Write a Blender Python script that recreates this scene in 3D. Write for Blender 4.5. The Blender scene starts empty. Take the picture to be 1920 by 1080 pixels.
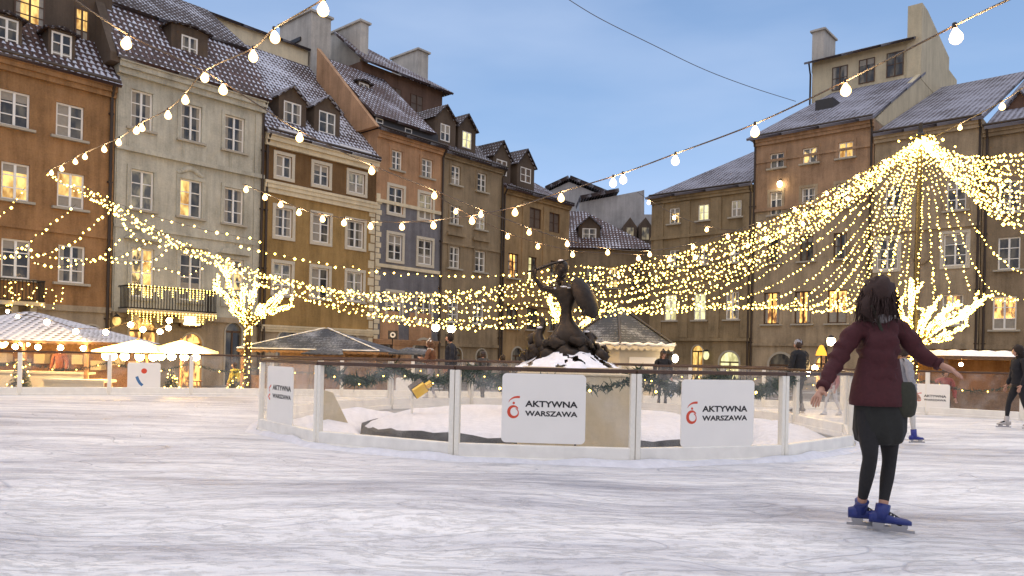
import bpy, bmesh, math, random
from mathutils import Vector, Matrix
from mathutils.bvhtree import BVHTree
R = math.radians
rnd = random.Random(7)
sc = bpy.context.scene
col = sc.collection

# ---------------------------------------------------------------- camera
F, PX, PY, ROLL, CZ = 1420.0, 960.0, 668.0, .022, 1.25
cam = bpy.data.cameras.new("camera"); camo = bpy.data.objects.new("camera", cam); col.objects.link(camo)
cam.sensor_width = 36; cam.lens = F / 1920 * 36; cam.shift_y = (PY - 540) / 1920
cam.clip_start = .05; cam.clip_end = 3000
cr, sr = math.cos(ROLL), math.sin(ROLL)
camo.matrix_world = Matrix(((cr, -sr, 0, 0), (0, 0, -1, 0), (sr, cr, 0, CZ), (0, 0, 0, 1)))
sc.camera = camo

# ---------------------------------------------------------------- sky, exposure
w = bpy.data.worlds.new("World"); sc.world = w; w.use_nodes = True
nt = w.node_tree; nt.nodes.clear()
wo = nt.nodes.new('ShaderNodeOutputWorld'); bg = nt.nodes.new('ShaderNodeBackground')
sky = nt.nodes.new('ShaderNodeTexSky'); sky.sky_type = 'NISHITA'; sky.sun_disc = False
sky.sun_elevation = R(1.5); sky.sun_rotation = R(200); sky.altitude = 100
sky.air_density = 1.0; sky.dust_density = .6; sky.ozone_density = 4.0
tc = nt.nodes.new('ShaderNodeTexCoord'); sep = nt.nodes.new('ShaderNodeSeparateXYZ')
nt.links.new(tc.outputs['Generated'], sep.inputs[0])
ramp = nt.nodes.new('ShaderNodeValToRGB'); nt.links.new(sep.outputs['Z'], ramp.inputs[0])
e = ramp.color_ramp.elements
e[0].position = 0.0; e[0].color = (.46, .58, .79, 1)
e[1].position = 1.0; e[1].color = (1.05, 1.02, 1.08, 1)  # zenith stops, above the view, brightened to light the ice
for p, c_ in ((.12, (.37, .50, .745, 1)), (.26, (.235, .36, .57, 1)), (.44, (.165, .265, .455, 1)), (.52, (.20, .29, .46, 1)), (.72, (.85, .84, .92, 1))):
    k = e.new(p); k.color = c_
# thin evening cloud
mp = nt.nodes.new('ShaderNodeMapping'); mp.inputs['Scale'].default_value = (1.2, 1.2, 4.5)
nt.links.new(tc.outputs['Generated'], mp.inputs[0])
cn = nt.nodes.new('ShaderNodeTexNoise'); cn.inputs['Scale'].default_value = 1.6; cn.inputs['Detail'].default_value = 5
cn.inputs['Roughness'].default_value = .5
nt.links.new(mp.outputs[0], cn.inputs['Vector'])
cr2 = nt.nodes.new('ShaderNodeMapRange'); cr2.inputs['From Min'].default_value = .42; cr2.inputs['From Max'].default_value = .72
cr2.inputs['To Max'].default_value = .4
nt.links.new(cn.outputs['Fac'], cr2.inputs['Value'])
mxc = nt.nodes.new('ShaderNodeMix'); mxc.data_type = 'RGBA'
nt.links.new(cr2.outputs[0], mxc.inputs['Factor']); nt.links.new(ramp.outputs[0], mxc.inputs['A'])
mxc.inputs['B'].default_value = (.42, .50, .66, 1)
# the physical sky tints the dusk gradient
skm = nt.nodes.new('ShaderNodeMix'); skm.data_type = 'RGBA'; skm.inputs['Factor'].default_value = .12
skv = nt.nodes.new('ShaderNodeVectorMath'); skv.operation = 'SCALE'; skv.inputs['Scale'].default_value = .12
nt.links.new(sky.outputs[0], skv.inputs[0])
nt.links.new(mxc.outputs['Result'], skm.inputs['A']); nt.links.new(skv.outputs[0], skm.inputs['B'])
# unseen afterglow added behind the camera to light facades, boards and ice
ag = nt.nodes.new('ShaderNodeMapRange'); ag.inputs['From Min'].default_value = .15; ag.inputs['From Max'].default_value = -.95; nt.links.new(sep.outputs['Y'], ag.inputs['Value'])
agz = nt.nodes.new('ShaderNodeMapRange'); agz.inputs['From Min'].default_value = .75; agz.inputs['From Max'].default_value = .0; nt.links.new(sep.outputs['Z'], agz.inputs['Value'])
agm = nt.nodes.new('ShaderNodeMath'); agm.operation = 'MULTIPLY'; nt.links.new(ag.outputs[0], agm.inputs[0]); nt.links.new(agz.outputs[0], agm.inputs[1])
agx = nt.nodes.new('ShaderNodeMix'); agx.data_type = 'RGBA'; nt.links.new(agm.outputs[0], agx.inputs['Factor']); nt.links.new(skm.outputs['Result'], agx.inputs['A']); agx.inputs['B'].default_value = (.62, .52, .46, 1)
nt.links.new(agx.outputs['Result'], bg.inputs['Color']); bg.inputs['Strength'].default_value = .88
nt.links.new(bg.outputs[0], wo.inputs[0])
sc.view_settings.view_transform = 'Standard'; sc.view_settings.look = 'None'
sc.view_settings.exposure = .93; sc.view_settings.gamma = 1
sc.cycles.use_denoising = True
sc.cycles.sample_clamp_indirect = 3.0
sc.cycles.max_bounces = 6; sc.cycles.transparent_max_bounces = 24
sc.cycles.caustics_reflective = False; sc.cycles.caustics_refractive = False

# ---------------------------------------------------------------- helpers
def ray(px, py):
    dx = (px - PX) / F; dz = -(py - PY) / F
    return (dx * cr - dz * sr, 1.0, dx * sr + dz * cr)
def pt(px, py, d):
    r = ray(px, py); return Vector((r[0] * d, d, CZ + r[2] * d))
def on_floor(px, py, z=0.):
    r = ray(px, py); t = (z - CZ) / r[2]; return Vector((r[0] * t, t, z))
A0 = R(48.9)
FR = {'A': ((-15.5, 36.), A0), 'B': ((10.26, 55.), A0 - math.pi / 2), 'C': ((0., 60.), 0.), 'D': ((0., 68.), R(14))}
def axes(fr):
    (ox, oy), a = FR[fr]; return ox, oy, math.cos(a), math.sin(a)
def on(fr, px, py, y=0.):
    ox, oy, ux, uy = axes(fr); ox -= uy * y; oy += ux * y
    r = ray(px, py); det = -r[0] * uy + r[1] * ux
    t = (-ox * uy + oy * ux) / det; X, Y = r[0] * t, r[1] * t
    return (X - ox) * ux + (Y - oy) * uy, CZ + r[2] * t
def side(fr, s, px, py):
    ox, oy, ux, uy = axes(fr); vx, vy = -uy, ux; ox += ux * s; oy += uy * s
    r = ray(px, py); det = -r[0] * vy + r[1] * vx
    t = (-ox * vy + oy * vx) / det; X, Y = r[0] * t, r[1] * t
    return (X - ox) * vx + (Y - oy) * vy, CZ + r[2] * t

def tag(o, label=None, cat=None, group=None, kind=None):
    if label: o['label'] = label
    if cat: o['category'] = cat
    if group: o['group'] = group
    if kind: o['kind'] = kind
    return o
def empty(name, loc=(0, 0, 0), rz=0., **k):
    o = bpy.data.objects.new(name, None); col.objects.link(o); o.location = loc; o.rotation_euler = (0, 0, rz)
    o.empty_display_size = .2
    return tag(o, **k)
def clone(o, parent=None):
    c = o.copy(); col.objects.link(c); c.parent = parent
    for ch in [x for x in bpy.data.objects if x.parent == o]: clone(ch, c)
    return c

class MB:
    def __init__(s): s.v = []; s.f = []; s.m = []; s.uv = {}
    def face(s, pts, m=0, uv=None):
        n = len(s.v); s.v += [tuple(p) for p in pts]; s.f.append(tuple(range(n, n + len(pts)))); s.m.append(m)
        if uv: s.uv[len(s.f) - 1] = uv
    def box(s, x0, x1, y0, y1, z0, z1, m=0):
        n = len(s.v)
        s.v += [(x, y, z) for z in (z0, z1) for y in (y0, y1) for x in (x0, x1)]
        for q in ((0, 2, 3, 1), (4, 5, 7, 6), (0, 1, 5, 4), (2, 6, 7, 3), (0, 4, 6, 2), (1, 3, 7, 5)):
            s.f.append(tuple(n + i for i in q)); s.m.append(m)
        return s
    def grid(s, rings, m=0, closed=True, caps=True):
        n0 = len(s.v); k = len(rings[0])
        for r_ in rings: s.v += [tuple(p) for p in r_]
        for i in range(len(rings) - 1):
            for j in range(k if closed else k - 1):
                a = n0 + i * k + j; b = n0 + i * k + (j + 1) % k
                s.f.append((a, b, b + k, a + k)); s.m.append(m)
        if caps and closed:
            s.f.append(tuple(n0 + j for j in range(k))[::-1]); s.m.append(m)
            e_ = n0 + (len(rings) - 1) * k; s.f.append(tuple(e_ + j for j in range(k))); s.m.append(m)
        return s
    def tube(s, pts, r, n=6, m=0, caps=True):
        pts = [Vector(p) for p in pts]; rings = []
        for i, p in enumerate(pts):
            t = (pts[min(i + 1, len(pts) - 1)] - pts[max(i - 1, 0)])
            if t.length < 1e-9: t = Vector((0, 0, 1))
            t.normalize(); a = Vector((0, 0, 1)) if abs(t.z) < .9 else Vector((1, 0, 0))
            u = t.cross(a).normalized(); v_ = t.cross(u)
            rr = r[i] if isinstance(r, (list, tuple)) else r
            rings.append([p + u * rr * math.cos(2 * math.pi * j / n) + v_ * rr * math.sin(2 * math.pi * j / n) for j in range(n)])
        return s.grid(rings, m, True, caps)
    def lathe(s, prof, c=(0, 0, 0), n=12, m=0):
        rings = [[(c[0] + r_ * math.cos(2 * math.pi * j / n), c[1] + r_ * math.sin(2 * math.pi * j / n), c[2] + z) for j in range(n)] for r_, z in prof]
        return s.grid(rings, m)
    def ball(s, c, r, m=0, n=8, k=6, sc_=(1, 1, 1)):
        return s.lathe2(c, r, n, k, sc_, m)
    def lathe2(s, c, r, n, k, q, m):
        rings = []
        for i in range(k + 1):
            a = math.pi * i / k; rr = max(math.sin(a), .02) * r; z = -math.cos(a) * r
            rings.append([(c[0] + rr * q[0] * math.cos(2 * math.pi * j / n), c[1] + rr * q[1] * math.sin(2 * math.pi * j / n), c[2] + z * q[2]) for j in range(n)])
        return s.grid(rings, m)
    def octa(s, c, r, m=0):
        n = len(s.v); x, y, z = c
        s.v += [(x + r, y, z), (x - r, y, z), (x, y + r, z), (x, y - r, z), (x, y, z + r), (x, y, z - r)]
        for q in ((0, 2, 4), (2, 1, 4), (1, 3, 4), (3, 0, 4), (2, 0, 5), (1, 2, 5), (3, 1, 5), (0, 3, 5)):
            s.f.append(tuple(n + i for i in q)); s.m.append(m)
    def prism(s, poly, y0, y1, m=0):      # polygon in x,z extruded along y
        n = len(poly)
        s.face([(x, y0, z) for x, z in poly], m); s.face([(x, y1, z) for x, z in poly][::-1], m)
        for i in range(n):
            a, b = poly[i], poly[(i + 1) % n]
            s.face([(a[0], y0, a[1]), (a[0], y1, a[1]), (b[0], y1, b[1]), (b[0], y0, b[1])], m)
        return s
    def prismx(s, poly, x0, x1, m=0):     # polygon in y,z extruded along x
        n = len(poly)
        s.face([(x0, y, z) for y, z in poly], m); s.face([(x1, y, z) for y, z in poly][::-1], m)
        for i in range(n):
            a, b = poly[i], poly[(i + 1) % n]
            s.face([(x0, a[0], a[1]), (x1, a[0], a[1]), (x1, b[0], b[1]), (x0, b[0], b[1])], m)
        return s
    def slab(s, p, th=.14, m=0):          # tiled sheet with metric UVs: p0-p1 eave, p2-p3 ridge
        p = [Vector(q) for q in p]; u = (p[1] - p[0]).normalized()
        nrm = (p[1] - p[0]).cross(p[-1] - p[0]).normalized(); v_ = nrm.cross(u)
        uv = [((q - p[0]).dot(u), (q - p[0]).dot(v_)) for q in p]
        lo = [q - nrm * th for q in p]
        s.face(p, m, uv); s.face(lo[::-1], m, uv[::-1])
        for i in range(len(p)):
            j = (i + 1) % len(p); s.face([p[i], lo[i], lo[j], p[j]], m)
        return s
    def build(s, name, mats, parent=None, smooth=False, fix=True, bevel=0):
        me = bpy.data.meshes.new(name); me.from_pydata(s.v, [], s.f)
        if not isinstance(mats, (list, tuple)): mats = [mats]
        for m_ in mats: me.materials.append(m_)
        for i, p in enumerate(me.polygons):
            p.material_index = s.m[i]; p.use_smooth = smooth
        if s.uv:
            ul = me.uv_layers.new(name='UVMap')
            for fi, uv in s.uv.items():
                for li, q in zip(me.polygons[fi].loop_indices, uv): ul.data[li].uv = q
        me.update()
        if fix:
            b = bmesh.new(); b.from_mesh(me); bmesh.ops.recalc_face_normals(b, faces=b.faces); b.to_mesh(me); b.free()
        o = bpy.data.objects.new(name, me); col.objects.link(o)
        if parent: o.parent = parent
        if bevel:
            bv = o.modifiers.new('bevel', 'BEVEL'); bv.width = bevel; bv.segments = 2; bv.limit_method = 'ANGLE'
        return o

# ---------------------------------------------------------------- materials
MATS = {}
def newmat(name):
    m = bpy.data.materials.new(name); m.use_nodes = True; n = m.node_tree; b = n.nodes['Principled BSDF']; MATS[name] = m
    return m, n, b
def N(n, typ, **kw):
    x = n.nodes.new(typ)
    for k, v in kw.items(): setattr(x, k, v)
    return x
def plain(name, c, rough=.6, metal=0, bump=0, scale=20, var=.0, spec=None):
    m, n, b = newmat(name); b.inputs['Base Color'].default_value = (*c, 1)
    b.inputs['Roughness'].default_value = rough; b.inputs['Metallic'].default_value = metal
    if spec is not None: b.inputs['Specular IOR Level'].default_value = spec
    if bump or var:
        t = N(n, 'ShaderNodeTexCoord'); x = N(n, 'ShaderNodeTexNoise'); x.inputs['Scale'].default_value = scale; x.inputs['Detail'].default_value = 6
        n.links.new(t.outputs['Object'], x.inputs['Vector'])
        if bump:
            bp = N(n, 'ShaderNodeBump'); bp.inputs['Strength'].default_value = bump; bp.inputs['Distance'].default_value = .02
            n.links.new(x.outputs['Fac'], bp.inputs['Height']); n.links.new(bp.outputs[0], b.inputs['Normal'])
        if var:
            mr = N(n, 'ShaderNodeMapRange'); mr.inputs['From Min'].default_value = .3; mr.inputs['From Max'].default_value = .7
            mr.inputs['To Min'].default_value = 1 - var; mr.inputs['To Max'].default_value = 1 + var
            n.links.new(x.outputs['Fac'], mr.inputs['Value'])
            vm = N(n, 'ShaderNodeVectorMath', operation='SCALE'); vm.inputs[0].default_value = c
            n.links.new(mr.outputs[0], vm.inputs['Scale']); n.links.new(vm.outputs[0], b.inputs['Base Color'])
    return m
def plaster(name, c, stain=.35):
    """old painted render: cloudy tone, rain streaks, fine grain"""
    m, n, b = newmat(name); t = N(n, 'ShaderNodeTexCoord'); b.inputs['Roughness'].default_value = .85
    b.inputs['Specular IOR Level'].default_value = .2
    a = N(n, 'ShaderNodeTexNoise'); a.inputs['Scale'].default_value = .55; a.inputs['Detail'].default_value = 8; a.inputs['Roughness'].default_value = .65
    n.links.new(t.outputs['Object'], a.inputs['Vector'])
    mp_ = N(n, 'ShaderNodeMapping'); mp_.inputs['Scale'].default_value = (2.2, 2.2, .22); n.links.new(t.outputs['Object'], mp_.inputs[0])
    s_ = N(n, 'ShaderNodeTexNoise'); s_.inputs['Scale'].default_value = 1.0; s_.inputs['Detail'].default_value = 7; s_.inputs['Roughness'].default_value = .7
    n.links.new(mp_.outputs[0], s_.inputs['Vector'])
    g = N(n, 'ShaderNodeTexNoise'); g.inputs['Scale'].default_value = 14; g.inputs['Detail'].default_value = 4; n.links.new(t.outputs['Object'], g.inputs['Vector'])
    ad = N(n, 'ShaderNodeMath', operation='ADD'); n.links.new(a.outputs['Fac'], ad.inputs[0]); n.links.new(s_.outputs['Fac'], ad.inputs[1])
    ad2 = N(n, 'ShaderNodeMath', operation='MULTIPLY_ADD'); n.links.new(g.outputs['Fac'], ad2.inputs[0]); ad2.inputs[1].default_value = .35; n.links.new(ad.outputs[0], ad2.inputs[2])
    mr = N(n, 'ShaderNodeMapRange'); mr.inputs['From Min'].default_value = .92; mr.inputs['From Max'].default_value = 1.38
    mr.inputs['To Min'].default_value = 1 - stain; mr.inputs['To Max'].default_value = 1.12; n.links.new(ad2.outputs[0], mr.inputs['Value'])
    vm = N(n, 'ShaderNodeVectorMath', operation='SCALE'); vm.inputs[0].default_value = [min(.8, q * 1.14) for q in c]
    n.links.new(mr.outputs[0], vm.inputs['Scale']); n.links.new(vm.outputs[0], b.inputs['Base Color'])
    bp = N(n, 'ShaderNodeBump'); bp.inputs['Strength'].default_value = .35; bp.inputs['Distance'].default_value = .02
    n.links.new(ad2.outputs[0], bp.inputs['Height']); n.links.new(bp.outputs[0], b.inputs['Normal'])
    return m
def tiles(name, c, snow=.5, tw=.26, th=.36, sc_=(.62, .64, .72)):
    """pantiles with snow caught in the rows; UVs are metres"""
    m, n, b = newmat(name); t = N(n, 'ShaderNodeTexCoord'); b.inputs['Roughness'].default_value = .75
    br = N(n, 'ShaderNodeTexBrick'); br.offset = .5; br.inputs['Scale'].default_value = 1
    br.inputs['Brick Width'].default_value = tw; br.inputs['Row Height'].default_value = th
    br.inputs['Mortar Size'].default_value = .035; br.inputs['Mortar Smooth'].default_value = .6
    br.inputs['Color1'].default_value = (1, 1, 1, 1); br.inputs['Color2'].default_value = (.45, .45, .45, 1); br.inputs['Mortar'].default_value = (.1, .1, .1, 1)
    n.links.new(t.outputs['UV'], br.inputs['Vector'])
    # position of snow: lower edge of each tile
    sp = N(n, 'ShaderNodeSeparateXYZ'); n.links.new(t.outputs['UV'], sp.inputs[0])
    fr_ = N(n, 'ShaderNodeMath', operation='MULTIPLY'); fr_.inputs[1].default_value = 1 / th; n.links.new(sp.outputs['Y'], fr_.inputs[0])
    f2 = N(n, 'ShaderNodeMath', operation='FRACT'); n.links.new(fr_.outputs[0], f2.inputs[0])
    gx = N(n, 'ShaderNodeMath', operation='MULTIPLY'); gx.inputs[1].default_value = 2 * math.pi / tw; n.links.new(sp.outputs['X'], gx.inputs[0])
    gs = N(n, 'ShaderNodeMath', operation='SINE'); n.links.new(gx.outputs[0], gs.inputs[0])
    ns = N(n, 'ShaderNodeTexNoise'); ns.inputs['Scale'].default_value = .38; ns.inputs['Detail'].default_value = 6; ns.inputs['Roughness'].default_value = .7
    n.links.new(t.outputs['UV'], ns.inputs['Vector'])
    nf = N(n, 'ShaderNodeTexNoise'); nf.inputs['Scale'].default_value = 6; nf.inputs['Detail'].default_value = 3; n.links.new(t.outputs['UV'], nf.inputs['Vector'])
    # amount = snow + noise - row position + wave
    m1 = N(n, 'ShaderNodeMath', operation='MULTIPLY_ADD'); n.links.new(ns.outputs['Fac'], m1.inputs[0]); m1.inputs[1].default_value = 2.4; m1.inputs[2].default_value = snow - 1.35
    m2 = N(n, 'ShaderNodeMath', operation='MULTIPLY_ADD'); n.links.new(f2.outputs[0], m2.inputs[0]); m2.inputs[1].default_value = -.75; n.links.new(m1.outputs[0], m2.inputs[2])
    m3 = N(n, 'ShaderNodeMath', operation='MULTIPLY_ADD'); n.links.new(gs.outputs[0], m3.inputs[0]); m3.inputs[1].default_value = .28; n.links.new(m2.outputs[0], m3.inputs[2])
    m4 = N(n, 'ShaderNodeMath', operation='MULTIPLY_ADD'); n.links.new(nf.outputs['Fac'], m4.inputs[0]); m4.inputs[1].default_value = .5; n.links.new(m3.outputs[0], m4.inputs[2])
    mr = N(n, 'ShaderNodeMapRange'); mr.inputs['From Min'].default_value = .02; mr.inputs['From Max'].default_value = .22; n.links.new(m4.outputs[0], mr.inputs['Value'])
    ba = N(n, 'ShaderNodeMix'); ba.data_type = 'RGBA'; ba.blend_type = 'MULTIPLY'; ba.inputs['Factor'].default_value = .8
    ba.inputs['A'].default_value = (*c, 1); n.links.new(br.outputs['Color'], ba.inputs['B'])
    mx = N(n, 'ShaderNodeMix'); mx.data_type = 'RGBA'; n.links.new(mr.outputs[0], mx.inputs['Factor'])
    n.links.new(ba.outputs['Result'], mx.inputs['A']); mx.inputs['B'].default_value = (*sc_, 1)
    n.links.new(mx.outputs['Result'], b.inputs['Base Color'])
    bp = N(n, 'ShaderNodeBump'); bp.inputs['Strength'].default_value = .9; bp.inputs['Distance'].default_value = .06
    hh = N(n, 'ShaderNodeMath', operation='MULTIPLY_ADD'); n.links.new(gs.outputs[0], hh.inputs[0]); hh.inputs[1].default_value = .3; n.links.new(f2.outputs[0], hh.inputs[2])
    n.links.new(hh.outputs[0], bp.inputs['Height']); n.links.new(bp.outputs[0], b.inputs['Normal'])
    return m
def felt(name, c, snowc):
    """tent canvas with wind-dusted snow"""
    m, n, b = newmat(name); t = N(n, 'ShaderNodeTexCoord'); b.inputs['Roughness'].default_value = .8
    mp_ = N(n, 'ShaderNodeMapping'); mp_.inputs['Scale'].default_value = (1, .6, 1); n.links.new(t.outputs['UV'], mp_.inputs[0])
    a = N(n, 'ShaderNodeTexNoise'); a.inputs['Scale'].default_value = 14; a.inputs['Detail'].default_value = 5; a.inputs['Roughness'].default_value = .8; n.links.new(mp_.outputs[0], a.inputs['Vector'])
    g = N(n, 'ShaderNodeTexNoise'); g.inputs['Scale'].default_value = 1.1; g.inputs['Detail'].default_value = 3; n.links.new(t.outputs['UV'], g.inputs['Vector'])
    wv = N(n, 'ShaderNodeTexWave'); wv.inputs['Scale'].default_value = 2.2; wv.bands_direction = 'Y'; n.links.new(t.outputs['UV'], wv.inputs['Vector'])
    ad = N(n, 'ShaderNodeMath', operation='ADD'); n.links.new(a.outputs['Fac'], ad.inputs[0]); n.links.new(g.outputs['Fac'], ad.inputs[1])
    a3 = N(n, 'ShaderNodeMath', operation='MULTIPLY_ADD'); n.links.new(wv.outputs['Fac'], a3.inputs[0]); a3.inputs[1].default_value = .12; n.links.new(ad.outputs[0], a3.inputs[2])
    mr = N(n, 'ShaderNodeMapRange'); mr.inputs['From Min'].default_value = 1.02; mr.inputs['From Max'].default_value = 1.42; mr.inputs['To Max'].default_value = .75; n.links.new(a3.outputs[0], mr.inputs['Value'])
    mx = N(n, 'ShaderNodeMix'); mx.data_type = 'RGBA'; mx.inputs['A'].default_value = (*c, 1); mx.inputs['B'].default_value = (*snowc, 1); n.links.new(mr.outputs[0], mx.inputs['Factor']); n.links.new(mx.outputs['Result'], b.inputs['Base Color'])
    return m
def glow(name, c, s, sample=True):
    m, n, b = newmat(name); n.nodes.remove(b); em = N(n, 'ShaderNodeEmission'); em.inputs[0].default_value = (*c, 1); em.inputs[1].default_value = s
    n.links.new(em.outputs[0], n.nodes['Material Output'].inputs[0])
    m.cycles.emission_sampling = 'FRONT' if sample else 'NONE'
    return m
def room(name, c1, c2, s, scale=1.6, contrast=(.35, .65)):
    """a lit room behind a pane: uneven warm light, curtains, dark furniture shapes"""
    m, n, b = newmat(name); t = N(n, 'ShaderNodeTexCoord')
    mp_ = N(n, 'ShaderNodeMapping'); mp_.inputs['Scale'].default_value = (1.6, 1, .7); n.links.new(t.outputs['Object'], mp_.inputs[0])
    x = N(n, 'ShaderNodeTexNoise'); x.inputs['Scale'].default_value = scale; x.inputs['Detail'].default_value = 4; n.links.new(mp_.outputs[0], x.inputs['Vector'])
    mr = N(n, 'ShaderNodeMapRange'); mr.inputs['From Min'].default_value = contrast[0]; mr.inputs['From Max'].default_value = contrast[1]; n.links.new(x.outputs['Fac'], mr.inputs['Value'])
    mx = N(n, 'ShaderNodeMix'); mx.data_type = 'RGBA'; mx.inputs['A'].default_value = (*c1, 1); mx.inputs['B'].default_value = (*c2, 1); n.links.new(mr.outputs[0], mx.inputs['Factor'])
    b.inputs['Base Color'].default_value = (.02, .02, .02, 1); b.inputs['Roughness'].default_value = .08
    n.links.new(mx.outputs['Result'], b.inputs['Emission Color']); b.inputs['Emission Strength'].default_value = s
    m.cycles.emission_sampling = 'NONE'
    return m
def bulb_glass(name):
    """warm frosted bulb: the glass glows amber and lets the filament show through"""
    m, n, b = newmat(name); n.nodes.remove(b)
    tr = N(n, 'ShaderNodeBsdfTransparent'); em = N(n, 'ShaderNodeEmission'); em.inputs[0].default_value = (1, .60, .20, 1); em.inputs[1].default_value = 7
    lw = N(n, 'ShaderNodeLayerWeight'); lw.inputs[0].default_value = .5
    mr = N(n, 'ShaderNodeMapRange'); mr.inputs['From Min'].default_value = .15; mr.inputs['From Max'].default_value = .95; mr.inputs['To Min'].default_value = .75; mr.inputs['To Max'].default_value = .12
    n.links.new(lw.outputs['Facing'], mr.inputs['Value'])
    mx = N(n, 'ShaderNodeMixShader'); n.links.new(mr.outputs[0], mx.inputs[0]); n.links.new(tr.outputs[0], mx.inputs[1]); n.links.new(em.outputs[0], mx.inputs[2])
    n.links.new(mx.outputs[0], n.nodes['Material Output'].inputs[0]); m.cycles.emission_sampling = 'NONE'
    return m
def clear_glass(name, tint=(1, 1, 1), refl=.9, dirt=.06):
    m, n, b = newmat(name); n.nodes.remove(b)
    tr = N(n, 'ShaderNodeBsdfTransparent'); tr.inputs[0].default_value = (*tint, 1)
    gl = N(n, 'ShaderNodeBsdfGlossy'); gl.inputs['Roughness'].default_value = .03; gl.inputs[0].default_value = (refl, refl, refl, 1)
    df = N(n, 'ShaderNodeBsdfDiffuse'); df.inputs[0].default_value = (.8, .8, .8, 1)
    fr_ = N(n, 'ShaderNodeFresnel'); fr_.inputs[0].default_value = 1.18
    t = N(n, 'ShaderNodeTexCoord'); x = N(n, 'ShaderNodeTexNoise'); x.inputs['Scale'].default_value = 2.5; x.inputs['Detail'].default_value = 6; n.links.new(t.outputs['Object'], x.inputs['Vector'])
    mr = N(n, 'ShaderNodeMapRange'); mr.inputs['From Min'].default_value = .45; mr.inputs['From Max'].default_value = .75; mr.inputs['To Min'].default_value = dirt * .4; mr.inputs['To Max'].default_value = dirt * 2; n.links.new(x.outputs['Fac'], mr.inputs['Value'])
    m1 = N(n, 'ShaderNodeMixShader'); n.links.new(mr.outputs[0], m1.inputs[0]); n.links.new(tr.outputs[0], m1.inputs[1]); n.links.new(df.outputs[0], m1.inputs[2])
    ge = N(n, 'ShaderNodeNewGeometry'); iv = N(n, 'ShaderNodeMath', operation='SUBTRACT'); iv.inputs[0].default_value = 1; n.links.new(ge.outputs['Backfacing'], iv.inputs[1]); fm = N(n, 'ShaderNodeMath', operation='MULTIPLY'); n.links.new(iv.outputs[0], fm.inputs[0]); n.links.new(fr_.outputs[0], fm.inputs[1])
    m2 = N(n, 'ShaderNodeMixShader'); n.links.new(fm.outputs[0], m2.inputs[0]); n.links.new(m1.outputs[0], m2.inputs[1]); n.links.new(gl.outputs[0], m2.inputs[2])
    n.links.new(m2.outputs[0], n.nodes['Material Output'].inputs[0])
    return m

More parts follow.
